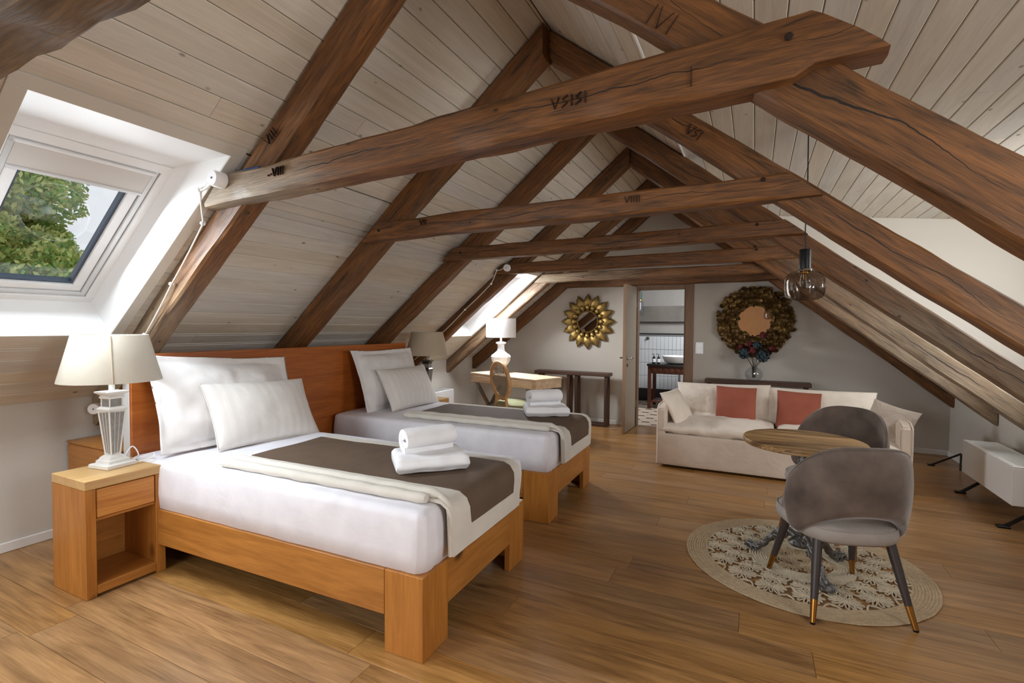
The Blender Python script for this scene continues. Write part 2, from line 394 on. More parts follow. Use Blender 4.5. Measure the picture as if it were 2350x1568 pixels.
def tube(bm, pts, rad, seg=8, closed=False, cap=True, sy=1.0):
    pts = [Vector(p) for p in pts]
    n = len(pts); rings = []
    rr = rad if isinstance(rad, (list, tuple)) else [rad]*n
    prev = None
    for i, p in enumerate(pts):
        if closed: t = pts[(i+1) % n]-pts[i-1]
        else: t = pts[min(i+1, n-1)]-pts[max(i-1, 0)]
        t.normalize()
        if prev is None:
            a = Vector((0, 0, 1)) if abs(t.z) < 0.9 else Vector((1, 0, 0))
            u = t.cross(a).normalized()
        else:
            u = (prev - t*prev.dot(t)).normalized()
        prev = u
        w = t.cross(u)
        rings.append([bm.verts.new(p + (u*math.cos(2*PI*k/seg) + w*math.sin(2*PI*k/seg)*sy)*rr[i]) for k in range(seg)])
    m = n if closed else n-1
    for i in range(m):
        a, b = rings[i], rings[(i+1) % n]
        for k in range(seg):
            bm.faces.new((a[k], a[(k+1) % seg], b[(k+1) % seg], b[k]))
    if cap and not closed:
        bm.faces.new(rings[0][::-1]); bm.faces.new(rings[-1])
    return rings

def tubeme(pts, rad, seg=8, closed=False, sm=True):
    bm = bmesh.new(); tube(bm, pts, rad, seg, closed)
    me = tomesh(bm)
    return sharp(me, 50) if sm else me

def lathe(bm, prof, seg=24, rot=0.0, cap=True, mtx=None, flute=None):
    rings = []; allv = []
    for (r, z) in prof:
        ring = []
        for k in range(seg):
            a = 2*PI*k/seg + rot
            q = r*(1+(flute(a, z) if flute else 0))
            v = bm.verts.new((q*math.cos(a), q*math.sin(a), z)); ring.append(v); allv.append(v)
        rings.append(ring)
    for i in range(len(rings)-1):
        for k in range(seg):
            bm.faces.new((rings[i][k], rings[i][(k+1) % seg], rings[i+1][(k+1) % seg], rings[i+1][k]))
    if cap:
        bm.faces.new(rings[0][::-1]); bm.faces.new(rings[-1])
    if mtx is not None: bmesh.ops.transform(bm, matrix=mtx, verts=allv)
    return allv

def latheme(prof, seg=24, rot=0.0, cap=True, ang=35, flute=None):
    bm = bmesh.new(); lathe(bm, prof, seg, rot, cap, None, flute)
    return sharp(tomesh(bm), ang)

def prism(bm, pts, axis, a0, a1):
    # pts: 2D polygon; axis 'y': pts are (x,z); 'x': (y,z); 'z': (x,y)
    def P(p, a):
        return {'y': (p[0], a, p[1]), 'x': (a, p[0], p[1]), 'z': (p[0], p[1], a)}[axis]
    A = [bm.verts.new(P(p, a0)) for p in pts]; B = [bm.verts.new(P(p, a1)) for p in pts]
    n = len(pts); fs = []
    for i in range(n):
        fs.append(bm.faces.new((A[i], A[(i+1) % n], B[(i+1) % n], B[i])))
    fs.append(bm.faces.new(A[::-1])); fs.append(bm.faces.new(B))
    bmesh.ops.recalc_face_normals(bm, faces=fs)
    return A+B

def nz(x, y=0.0, z=0.0):
    return noise.noise(Vector((x, y, z)))

def pillow(w, h, t, n=26, k=0.07, seed=0, wr=0.008, flange=0.0, sag=0.0, pw=0.55):
    """inflated cushion in local XY plane (w along X, h along Y), thickness along Z"""
    bm = bmesh.new(); grid = {}
    for s in (1, -1):
        for i in range(n+1):
            for j in range(n+1):
                edge = i in (0, n) or j in (0, n)
                if s == -1 and edge:
                    grid[(s, i, j)] = grid[(1, i, j)]; continue
                u = -math.cos(PI*i/n)*0.5 + (i/n*2-1)*0.5; v = -math.cos(PI*j/n)*0.5 + (j/n*2-1)*0.5
                x = w/2*u*(1-k*(1-v*v)*abs(u)); y = h/2*v*(1-k*(1-u*u)*abs(v))
                uu, vv = u, v
                if flange:
                    fu, fv = 1-flange/(w/2), 1-flange/(h/2)
                    uu = max(-1, min(1, u/fu)); vv = max(-1, min(1, v/fv))
                prof = (max(0, 1-uu*uu)*max(0, 1-vv*vv))**pw
                z = s*t/2*prof
                wn_ = wr*(nz(x*7+seed, y*7, s*2.0)+0.6*nz(x*16+seed, y*13, 5+s))
                # radial creases towards the corners
                z += wn_*(0.35+prof)*s
                if sag: y -= sag*(1-u*u)*(0.5+0.5*v)
                if flange and not (abs(uu) < 1 and abs(vv) < 1):
                    z += 0.006*math.sin(14*x+seed)+0.006*nz(x*6, y*6, seed) + s*0.0015
                grid[(s, i, j)] = bm.verts.new((x, y, z))
    for s in (1, -1):
        for i in range(n):
            for j in range(n):
                q = [grid[(s, i, j)], grid[(s, i+1, j)], grid[(s, i+1, j+1)], grid[(s, i, j+1)]]
                try: bm.faces.new(q if s == 1 else q[::-1])
                except ValueError: pass
    me = tomesh(bm)
    me.polygons.foreach_set('use_smooth', [True]*len(me.polygons))
    return me

def piping(w, h, k, r, seed=0, n=40):
    pts = []
    for a in range(4):
        for q in range(n//4):
            s = -1+2*q/(n/4)
            u, v = [(s, -1), (1, s), (-s, 1), (-1, -s)][a]
            pts.append((w/2*u*(1-k*(1-v*v)*abs(u)), h/2*v*(1-k*(1-u*u)*abs(v)), 0))
    return tubeme(pts, r, 6, True)

def standing(loc, facing_deg, lean_deg, roll_deg=0):
    """matrix: cushion local Z -> horizontal direction facing_deg (deg, world), Y -> up, leaning back"""
    return Matrix.Translation(loc) @ Matrix.Rotation(R(facing_deg+90), 4, 'Z') @ Matrix.Rotation(R(90-lean_deg), 4, 'X') @ Matrix.Rotation(R(roll_deg), 4, 'Z')

# ------------------------------------------------------------------ room constants
XL, ZK, XA, ZA = -3.64, 0.80, -1.04, 2.88
XR = 1.74
XD = 2.15            # front wall of the dormer, behind the knee wall ledge
ZLG = 0.92           # top of the knee wall ledge inside the dormer
YB, YF = -2.2, 6.25
SL = 0.8
def zl(x): return ZK + SL*(x-XL)
def zr(x): return ZA - SL*(x-XA)
X0D, KD = -0.45, 0.11            # dormer ceiling start and fall
def zd(x): return zr(X0D) - KD*(x-X0D)
YCH = 5.5                        # far cheek wall of the dormer
ANG = math.atan(SL)

# ------------------------------------------------------------------ floor
fl = empty('floor', (0, 0, 0)); tag(fl, kind='structure')
bm = bmesh.new(); box(bm, XL-0.1, XR+0.5, YB-0.1, YF+0.05, -0.2, -0.022)
link('floor_slab', tomesh(bm), 'dark', fl)
def plank_me(L_, W_, T_, bev):
    # chamfered long box, centre origin, top at z=0
    bm = bmesh.new()
    ys = [(-W_/2, -T_), (-W_/2, -bev), (-W_/2+bev, 0), (W_/2-bev, 0), (W_/2, -bev), (W_/2, -T_)]
    A = [bm.verts.new((-L_/2, y, z)) for y, z in ys]; B = [bm.verts.new((L_/2, y, z)) for y, z in ys]
    n = len(ys)
    for i in range(n): bm.faces.new((A[i], B[i], B[(i+1) % n], A[(i+1) % n]))
    bm.faces.new(A); bm.faces.new(B[::-1])
    bmesh.ops.recalc_face_normals(bm, faces=bm.faces)
    return tomesh(bm)
PW = 0.163
cache = {}
row = 0
y = YB
while y < YF:
    w = min(PW, YF-y)
    xs = [XL]
    x = XL + rnd.uniform(0.4, 1.9)
    while x < XR-0.3:
        xs.append(x); x += rnd.choice((1.45, 1.72, 1.95))
    xs.append(XR)
    for a, b in zip(xs[:-1], xs[1:]):
        L_ = round(b-a-0.0015, 4)
        me = plank_me(L_, w-0.0012, 0.02, 0.0012)
        link('floor_plank', me, 'floor', fl, loc=((a+b)/2, y+w/2, rnd.uniform(-0.0004, 0.0004)))
    y += PW
# ------------------------------------------------------------------ ceiling
cl = empty('ceiling'); tag(cl, kind='structure')
def ceil_row(cx, cz, slope_ang, wdt, segs, parent):
    """one row of boards running along Y at centre line (cx,cz); slope_ang rotation about Y so that board normal faces the room"""
    for (a, b) in segs:
        if b-a < 0.03: continue
        cuts = [a]
        q = a + rnd.uniform(1.5, 6.5)
        while q < b-0.5:
            cuts.append(q); q += rnd.uniform(4.0, 5.5)
        cuts.append(b)
        for p, r_ in zip(cuts[:-1], cuts[1:]):
            me = plank_me(r_-p-0.0015, wdt-0.0022, 0.016, 0.0036)
            # local X -> world Y ; local Z -> down/into room
            zdir = Vector((math.sin(slope_ang), 0, -math.cos(slope_ang)))
            xdir = Vector((0, 1, 0)); ydir = zdir.cross(xdir)
            mt = Matrix((xdir, ydir, zdir)).transposed().to_4x4()
            mt.translation = Vector((cx, (p+r_)/2, cz))
            link('ceiling_board', me, 'ceil', parent, mtx=mt)
def sub(segs, a, b):
    out = []
    for p, q in segs:
        if b <= p or a >= q: out.append((p, q)); continue
        if a > p: out.append((p, a))
        if b < q: out.append((b, q))
    return out
SKY = [(-3.15, -2.13, 0.77, 1.46), (-3.23, -2.33, 4.90, 5.42), (-3.15, -2.13, -1.35, -0.45)]   # x0,x1,y0,y1 on the left slope; last one unseen, added for light
wb = 0.1035; dx = wb*math.cos(ANG)
x = XL
k = 0
while x < XA-0.01:
    w2 = min(dx, XA-x)
    # boards are ripped along the skylight openings so that they end under the casing
    br = sorted({x, x+w2} | {q_ for (a, b, c, d) in SKY for q_ in (a-0.02, b+0.02) if x < q_ < x+w2})
    for xa_, xb_ in zip(br[:-1], br[1:]):
        cx = (xa_+xb_)/2
        if xb_-xa_ < 0.006: continue
        segs = [(YB, YF)]
        for (a, b, c, d) in SKY:
            if a-0.021 < cx < b+0.021: segs = sub(segs, c-0.03, d+0.03)
        ceil_row(cx, zl(cx), ANG, (xb_-xa_)/math.cos(ANG), segs, cl)
    x += dx
x = XA
while x < XR:
    full = x < X0D-0.02
    w2 = min(dx, X0D-x) if full else min(dx, XR-x)
    cx = x+w2/2
    ceil_row(cx, zr(cx), -ANG, w2/math.cos(ANG), [(YB, YF)] if full else [(YCH+0.02, YF)], cl)
    x += w2
    if w2 < 0.004: break
AD = math.atan(KD)
x = X0D; dd = 0.107*math.cos(AD)
while x < XD:
    w2 = min(dd, XD-x); cx = x+w2/2
    ceil_row(cx, zd(cx), -AD, w2/math.cos(AD), [(YB, YCH)], cl)
    x += w2
    if w2 < 0.004: break
# backing sheets that keep daylight out of the board joints
def sheet(name, pts, th, mat, parent=None, kind=None):
    """thick quad from four 3D points, extruded upward"""
    bm = bmesh.new()
    A = [bm.verts.new(p) for p in pts]; B = [bm.verts.new((p[0], p[1], p[2]+th)) for p in pts]
    n = len(pts)
    for i in range(n): bm.faces.new((A[i], A[(i+1) % n], B[(i+1) % n], B[i]))
    bm.faces.new(A[::-1]); bm.faces.new(B)
    bmesh.ops.recalc_face_normals(bm, faces=bm.faces)
    o = link(name, tomesh(bm), mat, parent)
    if kind: tag(o, kind=kind)
    return o
bm = bmesh.new()
def slab(bm, xa, xb, ya, yb, zf, off=0.03, th=0.05):
    ps = [(xa, ya), (xb, ya), (xb, yb), (xa, yb)]
    A = [bm.verts.new((p[0], p[1], zf(p[0])+off)) for p in ps]; B = [bm.verts.new((p[0], p[1], zf(p[0])+off+th)) for p in ps]
    fs = [bm.faces.new((A[i], A[(i+1) % 4], B[(i+1) % 4], B[i])) for i in range(4)]
    fs += [bm.faces.new(A[::-1]), bm.faces.new(B)]
    bmesh.ops.recalc_face_normals(bm, faces=fs)
ys = [YB-0.1, -1.35, -0.45, 0.77, 1.46, 4.90, 5.42, YF+0.1]
for i in range(len(ys)-1):
    a, b = ys[i], ys[i+1]
    hole = [s for s in SKY if abs(s[2]-a) < 1e-6]
    if hole:
        s = hole[0]; slab(bm, XL-0.1, s[0]-0.045, a, b, zl); slab(bm, s[1], XA, a, b, zl)
    else: slab(bm, XL-0.1, XA, a, b, zl)
slab(bm, XA, X0D+0.03, YB-0.1, YF+0.1, zr)
slab(bm, X0D, XR+0.1, YCH+0.02, YF+0.1, zr)
slab(bm, X0D-0.02, XD+0.14, YB-0.1, YCH+0.1, zd)
link('ceiling_backing', tomesh(bm), 'dark', cl)
# thin white cord line where the main slope meets the dormer ceiling
link('ceiling_corner_bead', boxme(X0D-0.004, X0D+0.004, YB, YCH, zd(X0D)-0.008, zd(X0D)-0.002), 'white', cl)

# ------------------------------------------------------------------ walls
def wall(name, bmf, mat='plaster'):
    bm = bmesh.new(); bmf(bm); o = link(name, tomesh(bm), mat); tag(o, kind='structure'); return o
wall('wall_left', lambda bm: box(bm, XL-0.12, XL, YB-0.1, YF+0.1, -0.1, ZK+0.04))
# right wall: knee wall below the dormer windows, piers between them, lintel
WIN = [(-1.6, -0.2), (0.25, 1.65), (2.1, 3.4), (3.8, 5.2)]
ZS, ZT = 1.05, 1.90
def wr_(bm):
    box(bm, XR, XR+0.14, YB-0.1, YF+0.1, -0.1, 0.55)
    box(bm, XR, XD+0.14, YB-0.1, YCH+0.06, 0.55, ZLG)
    box(bm, XR, XR+0.14, YCH+0.06, YF+0.1, 0.55, zr(XR)+0.06)
    box(bm, XD, XD+0.14, YB-0.1, YCH+0.02, ZLG, ZS)
    box(bm, XD, XD+0.14, YB-0.1, YCH+0.02, ZT, zd(XD)+0.1)
    e = [YB-0.1] + [q for w_ in WIN for q in w_] + [YCH+0.02]
    for a, b in zip(e[::2], e[1::2]): box(bm, XD, XD+0.14, a, b, ZS, ZT)
wall('wall_right', wr_)
# dormer cheek (triangle between roof slope and dormer ceiling)
wall('wall_dormer_cheek', lambda bm: prism(bm, [(X0D, zr(X0D)+0.02), (XD+0.1, zd(XD)+0.03), (XD+0.1, ZLG), (XR+0.02, ZLG), (XR+0.02, zr(XR)-0.05)], 'y', YCH, YCH+0.06), 'plasterR')
DX0, DX1, DZ = -1.335, -0.745, 1.73
def wb_(bm):
    def top(x): return (zl(x) if x < XA else zr(x))+0.03
    prism(bm, [(XL-0.1, -0.1), (DX0, -0.1), (DX0, top(DX0)), (XL-0.1, top(XL-0.1))], 'y', YF, YF+0.12)
    prism(bm, [(DX0, DZ), (DX1, DZ), (DX1, top(DX1)), (XA, ZA+0.03), (DX0, top(DX0))], 'y', YF, YF+0.12)
    prism(bm, [(DX1, -0.1), (XR+0.1, -0.1), (XR+0.1, top(XR+0.1)), (DX1, top(DX1))], 'y', YF, YF+0.12)
wall('wall_back', wb_)
GX0, GX1, GZ0, GZ1 = -2.6, -0.9, 0.35, 1.75
def wg_(bm):
    def top(x): return (zl(x) if x < XA else max(zr(x), zd(x) if x > X0D else 0))+0.03
    prism(bm, [(XL-0.1, -0.1), (GX0, -0.1), (GX0, top(GX0)), (XL-0.1, top(XL-0.1))], 'y', YB-0.12, YB)
    prism(bm, [(GX0, -0.1), (GX1, -0.1), (GX1, GZ0), (GX0, GZ0)], 'y', YB-0.12, YB)
    prism(bm, [(GX0, GZ1), (GX1, GZ1), (GX1, top(GX1)), (XA, ZA+0.03), (GX0, top(GX0))], 'y', YB-0.12, YB)
    prism(bm, [(GX1, -0.1), (XD+0.14, -0.1), (XD+0.14, top(XD)), (X0D, top(X0D)), (GX1, top(GX1))], 'y', YB-0.12, YB)
wall('wall_front', wg_, 'plasterR')
def base(name, x0, x1, y0, y1):
    o = link(name, boxme(x0, x1, y0, y1, 0.0, 0.055, 0.004), 'trimw'); tag(o, kind='structure')
base('baseboard_left', XL, XL+0.014, YB, YF)
base('baseboard_right', XR-0.014, XR, YB, YF)
o = empty('baseboard_back'); tag(o, kind='structure')
link('board', boxme(XL+0.014, DX0-0.02, YF-0.014, YF, 0, 0.055, 0.004), 'trimw', o)
link('board', boxme(DX1+0.10, XR-0.014, YF-0.014, YF, 0, 0.055, 0.004), 'trimw', o)

# wooden entrance door behind the camera (the wreath mirror reflects it)
g = empty('door_2'); tag(g, kind='structure')
link('door_panel', boxme(-0.62, 0.62, YB+0.001, YB+0.03, 0.0, 1.92, 0.003), M['doorw'], g)
link('door_frame', boxme(-0.70, -0.621, YB+0.001, YB+0.04, 0.0, 2.0, 0.003), 'jamb', g)
link('door_frame', boxme(0.621, 0.70, YB+0.001, YB+0.04, 0.0, 2.0, 0.003), 'jamb', g)
link('door_frame', boxme(-0.62, 0.62, YB+0.001, YB+0.04, 1.921, 2.0, 0.003), 'headb', g)
# gable window behind the camera and dormer windows
def rect_frame(bm, axis, a0, a1, z0, z1, p0, p1, w):
    """frame bars in plane; axis 'x' -> window lies along x at y in (p0,p1); 'y' -> along y at x in (p0,p1)"""
    for (s0, s1, t0, t1) in ((a0, a1, z0, z0+w), (a0, a1, z1-w, z1), (a0, a0+w, z0+w, z1-w), (a1-w, a1, z0+w, z1-w)):
        if axis == 'x': box(bm, s0, s1, p0, p1, t0, t1)
        else: box(bm, p0, p1, s0, s1, t0, t1)
wi = 3
g = empty('window_4'); tag(g, kind='structure')
bm = bmesh.new(); rect_frame(bm, 'x', GX0, GX1, GZ0, GZ1, YB-0.1, YB-0.04, 0.06)
box(bm, (GX0+GX1)/2-0.03, (GX0+GX1)/2+0.03, YB-0.1, YB-0.04, GZ0, GZ1)
link('window_frame', tomesh(bm), 'white', g)
link('pane', boxme(GX0+0.05, GX1-0.05, YB-0.075, YB-0.068, GZ0+0.05, GZ1-0.05), 'pane', g)
for i, (a, b) in enumerate(WIN):
    g = empty('window_%d' % (5+i)); tag(g, kind='structure')
    bm = bmesh.new(); rect_frame(bm, 'y', a, b, ZS, ZT, XD+0.04, XD+0.09, 0.05)
    link('window_frame', tomesh(bm), 'white', g)
    link('window_sill', boxme(XD-0.04, XD+0.1, a-0.02, b+0.02, ZS-0.02, ZS+0.004, 0.003), 'white', g)
    link('pane', boxme(XD+0.06, XD+0.066, a+0.04, b-0.04, ZS+0.04, ZT-0.04), 'pane', g)

# ------------------------------------------------------------------ skylights
def skylight(idx, s):
    x0, x1, y0, y1 = s
    g = empty('window_%d' % idx); tag(g, kind='structure')
    OFF = 0.25
    xi0, xi1 = x0-0.086, x1-0.349          # outer window plane: bottom and top edge
    yi0, yi1 = y0+0.045, y1-0.05
    zi = lambda x: zl(x)+OFF
    lo = [(x0, y0, zl(x0)), (x0, y1, zl(x0)), (x1, y1, zl(x1)), (x1, y0, zl(x1))]
    up = [(xi0, yi0, zi(xi0)), (xi0, yi1, zi(xi0)), (xi1, yi1, zi(xi1)), (xi1, yi0, zi(xi1))]
    # four splayed reveal panels, each with thickness pointing outward
    cen = Vector(((x0+x1)/2, (y0+y1)/2, (zl(x0)+zl(x1))/2+0.1))
    for nm, i, j in (('reveal_bottom', 0, 1), ('reveal_side', 1, 2), ('reveal_top', 2, 3), ('reveal_side', 3, 0)):
        q = [Vector(lo[i]), Vector(lo[j]), Vector(up[j]), Vector(up[i])]
        nrm = (q[1]-q[0]).cross(q[3]-q[0]).normalized()
        if nrm.dot(q[0]-cen) < 0: nrm = -nrm
        bm = bmesh.new()
        A = [bm.verts.new(p) for p in q]; B = [bm.verts.new(p+nrm*0.02) for p in q]
        for k in range(4): bm.faces.new((A[k], A[(k+1) % 4], B[(k+1) % 4], B[k]))
        bm.faces.new(A); bm.faces.new(B[::-1]); bmesh.ops.recalc_face_normals(bm, faces=bm.faces)
        link('reveal', tomesh(bm), 'white', g)
    # slope frame of reference: local X along slope (up), Y along room, Z outward
    ux = Vector((math.cos(ANG), 0, math.sin(ANG))); uz = Vector((-math.sin(ANG), 0, math.cos(ANG))); uy = uz.cross(ux)
    mt = Matrix((ux, uy, uz)).transposed().to_4x4(); mt.translation = Vector((xi0, yi0, zi(xi0)))
    Ls = (xi1-xi0)/math.cos(ANG); Wd = yi1-yi0
    def fr(bm, m0, w, z0, z1):
        a0, a1, b0, b1 = m0, Ls-m0, m0, Wd-m0
        box(bm, a0, a0+w, b0, b1, z0, z1, 0.002); box(bm, a1-w, a1, b0, b1, z0, z1, 0.002)
        box(bm, a0+w, a1-w, b0, b0+w, z0, z1, 0.002); box(bm, a0+w, a1-w, b1-w, b1, z0, z1, 0.002)
    bm = bmesh.new(); fr(bm, -0.01, 0.045, -0.012, 0.05); link('window_frame', tomesh(bm), 'white', g, mtx=mt)
    bm = bmesh.new(); fr(bm, 0.038, 0.022, -0.004, 0.05); link('window_frame', tomesh(bm), 'greyframe', g, mtx=mt)
    bm = bmesh.new(); fr(bm, 0.063, 0.042, 0.006, 0.05); link('sash', tomesh(bm), 'white', g, mtx=mt)
    bm = bmesh.new(); fr(bm, 0.105, 0.012, 0.018, 0.05); link('gasket', tomesh(bm), 'gasket', g, mtx=mt)
    link('pane', boxme(0.10, Ls-0.10, 0.10, Wd-0.10, 0.034, 0.040), 'pane', g, mtx=mt)
    bm = bmesh.new(); box(bm, Ls-0.175, Ls-0.055, 0.06, Wd-0.06, -0.008, 0.03, 0.004)
    link('blind', tomesh(bm), 'blind', g, mtx=mt)
    link('blind_rail', boxme(Ls-0.19, Ls-0.172, 0.06, Wd-0.06, -0.014, 0.03, 0.004), 'greyframe', g, mtx=mt)
    link('blind_rail', boxme(Ls-0.06, Ls-0.045, 0.05, Wd-0.05, -0.016, 0.03, 0.004), 'white', g, mtx=mt)
    # flat casing boards on the ceiling around the opening
    mo = Matrix((ux, uy, uz)).transposed().to_4x4(); mo.translation = Vector((x0, y0, zl(x0)))
    Lo = (x1-x0)/math.cos(ANG); Wo = y1-y0; c = 0.055
    for (a, b, c0, c1) in ((-c, 0, -c, Wo+c), (Lo, Lo+c, -c, Wo+c), (0, Lo, -c, 0), (0, Lo, Wo, Wo+c)):
        link('casing_board', boxme(a, b, c0, c1, -0.008, 0.012, 0.0015), M['casing'], g, mtx=mo)
M['casing'] = plain('casing_paint', (204, 198, 188), 0.6, var=0.02, vs=10)
for i, s in enumerate(SKY): skylight(i+1, s)

# ------------------------------------------------------------------ old roof timbers
def beam(name, p0, p1, w, h, seed, cut0=0.0, cut1=0.0, wear=None, bow=0.006, rough=0.004, mat='beam', bowy=0.0, chip=None):
    p0 = Vector(p0); p1 = Vector(p1); Ln = (p1-p0).length
    ux = (p1-p0).normalized(); uy = Vector((0, 1, 0)); uy = (uy-ux*uy.dot(ux)).normalized(); uz = ux.cross(uy)
    if uz.z < 0: uy = -uy; uz = -uz
    n = max(16, int(Ln/0.045)); bm = bmesh.new()
    c0 = min(w, h)*0.10
    sec = []
    for (sy, sz) in ((-1, -1), (1, -1), (1, 1), (-1, 1)):
        a, b = sy*w/2, sz*h/2
        if sy*sz > 0: sec += [((a, b-sz*c0), (sy, sz)), ((a-sy*c0, b), (sy, sz))]
        else: sec += [((a-sy*c0, b), (sy, sz)), ((a, b-sz*c0), (sy, sz))]
    # order ring: start lower-left going round
    ring0 = [(-w/2, -h/2+c0), (-w/2+c0, -h/2), (0, -h/2), (w/2-c0, -h/2), (w/2, -h/2+c0), (w/2, 0), (w/2, h/2-c0), (w/2-c0, h/2), (0, h/2), (-w/2+c0, h/2), (-w/2, h/2-c0), (-w/2, 0)]
    rings = []; wv = {}
    for i in range(n+1):
        t = i/n; x = t*Ln
        bz = bow*nz(x*0.7, seed)*2 + rough*nz(x*3.1, seed, 4)
        by = bowy*math.sin(PI*t) + 0.5*bow*nz(x*0.6, seed+9)
        ring = []
        for k, (a, b) in enumerate(ring0):
            d = rough*(nz(x*2.3+k*3.1, seed, 1)+0.5*nz(x*9+k*5.7, seed, 2))
            corner = k in (0, 1, 3, 4, 6, 7, 9, 10)
            if corner: d -= abs(rough*1.5*nz(x*1.4+(k//3)*7, seed+3))
            r = math.hypot(a, b)
            A, B = a*(1+d/r), b*(1+d/r)
            if chip: A, B = chip(x, t, k, A, B)
            z = B+bz; yv = A+by
            xx = x
            if i == 0: xx = z*cut0
            elif i == n: xx = Ln+z*cut1
            elif cut0 and x < abs(cut0)*h: xx = max(x, z*cut0+0.004*i)
            elif cut1 and Ln-x < abs(cut1)*h: xx = min(x, Ln+z*cut1-0.004*(n-i))
            v = bm.verts.new((xx, yv, z)); ring.append(v)
            wv[v] = wear(x, t, A, B) if wear else 0.0
        rings.append(ring)
    for i in range(n):
        for k in range(12):
            bm.faces.new((rings[i][k], rings[i+1][k], rings[i+1][(k+1) % 12], rings[i][(k+1) % 12]))
    bm.faces.new(rings[0]); bm.faces.new(rings[-1][::-1])
    bmesh.ops.recalc_face_normals(bm, faces=bm.faces)
    bm.verts.index_update()
    vals = [0.0]*len(bm.verts)
    for v, q in wv.items(): vals[v.index] = q
    me = tomesh(bm)
    at = me.attributes.new('wear', 'FLOAT', 'POINT')
    at.data.foreach_set('value', vals)
    sharp(me, 32)
    mt = Matrix((ux, uy, uz)).transposed().to_4x4(); mt.translation = p0
    o = link(name, me, mat, mtx=mt)
    return o, mt

def rafter(side, y0, y1, w, h, label, seed, wear=None, xt=None, xb=None, drop=0.0, cutb=True, **kw):
    """top face lies on the ceiling plane. y0 at the foot, y1 at the ridge (front face); centre is +w/2"""
    if side == 'L':
        xb = XL+0.004 if xb is None else xb; xt = XA if xt is None else xt
        zf = zl; nrm = Vector((SL, 0, -1)).normalized()
    else:
        xb = XR-0.004 if xb is None else xb; xt = XA if xt is None else xt
        zf = zr; nrm = Vector((-SL, 0, -1)).normalized()
    off = nrm*(h/2+0.004+drop)
    p0 = Vector((xb, y0+w/2, zf(xb)))+off; p1 = Vector((xt, y1+w/2, zf(xt)))+off
    ux = (p1-p0).normalized()
    # plumb cuts: shift ends back to vertical planes at xb / xt
    p0 = p0+ux*((xb-p0.x)/ux.x); p1 = p1+ux*((xt-p1.x)/ux.x)
    ct = abs(ux.z/ux.x)
    s = 1 if side == 'L' else 1
    o, mt = beam('rafter', p0, p1, w, h, seed, cut0=(ct if cutb else 0), cut1=ct, wear=wear, **kw)
    tag(o, label, 'rafter', 'hewn oak rafters')
    return o, mt

def wA(x, t, a, b):       # pale, sun-worn lower half of the nearest left rafter
    return max(0, min(1, (0.46-t)*3.2)) * (1.0 if b < 0.03 or True else 0)
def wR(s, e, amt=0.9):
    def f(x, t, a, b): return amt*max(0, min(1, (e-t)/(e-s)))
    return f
RA = [
 ('L', 1.585, 1.485, .115, .140, 'nearest left-hand rafter, pale worn lower end with a white cable clipped along it', 1, wA),
 ('L', 2.605, 2.465, .125, .140, 'second left-hand rafter, rising behind the headboard between the two beds', 2, None),
 ('L', 3.590, 3.500, .110, .135, 'third left-hand rafter, its foot hidden behind the far end of the headboard', 3, None),
 ('L', 4.550, 4.480, .110, .130, 'fourth left-hand rafter, cable along it, left of the small far skylight', 4, None),
 ('L', 5.470, 5.490, .110, .130, 'fifth left-hand rafter, directly right of the small far skylight, above the white lamp', 5, wR(0.35, 0.95, 0.5)),
 ('L', 6.135, 6.140, .112, .130, 'dark left-hand rafter set against the back wall', 6, None),
 ('R', 1.445, 1.455, .090, .150, 'massive nearest right-hand rafter crossing the top right corner of the view', 11, None),
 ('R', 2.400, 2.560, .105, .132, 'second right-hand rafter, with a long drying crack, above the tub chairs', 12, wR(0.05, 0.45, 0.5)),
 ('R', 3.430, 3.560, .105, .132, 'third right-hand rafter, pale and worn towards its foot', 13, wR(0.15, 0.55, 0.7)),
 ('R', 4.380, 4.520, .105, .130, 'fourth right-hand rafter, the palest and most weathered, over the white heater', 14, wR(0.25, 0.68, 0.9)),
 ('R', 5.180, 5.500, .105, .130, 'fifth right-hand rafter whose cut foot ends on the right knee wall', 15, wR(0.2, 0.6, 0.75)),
 ('R', 6.135, 6.140, .112, .130, 'dark right-hand rafter set against the back wall above the sofa', 16, None),
]
RAF = {}
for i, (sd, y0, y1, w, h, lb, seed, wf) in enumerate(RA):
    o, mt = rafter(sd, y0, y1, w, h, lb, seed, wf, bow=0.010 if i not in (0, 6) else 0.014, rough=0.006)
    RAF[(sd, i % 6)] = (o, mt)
# rough weathered rafter crossing the upper left corner (foot above the near skylight)
o, mt = rafter('L', 0.45, 0.50, .12, .16, 'weathered rafter before the nearest skylight, holding the rough top-left collar tie', 21, lambda x, t, a, b: 0.3, bow=0.01, rough=0.008, mat='beamgrey')

def tie(y, zb0, zb1, h, w, xl, xr, seed, label, wear=None, chip=None, bow=0.006, rough=0.005, y1=None, mat='beam'):
    """collar tie, front face at y; its ends are cut along the roof slopes"""
    # axis between lower tips; ends leaning inward with height
    p0 = Vector((xl+0.5*h/SL, y+w/2, zb0+h/2)); p1 = Vector((xr-0.5*h/SL, (y if y1 is None else y1)+w/2, zb1+h/2))
    o, mt = beam('collar_tie', p0, p1, w, h, seed, cut0=1/SL*0.98, cut1=-1/SL*0.98, wear=wear, chip=chip, bow=bow, rough=rough, mat=mat)
    tag(o, label, 'tie beam', 'collar ties between the rafters')
    return o, mt
def chipA(x, t, k, A, B):
    # shoulder notch under the right end of the big tie
    if x > 2.345 and k in (0, 1, 2, 3, 4): B += 0.020
    if t > 0.2: B *= 1.0+0.16*min(1, (t-0.2)*1.5)
    return A, B
def wT(x, t, a, b): return max(0, min(1, (0.36-t)*3.6))
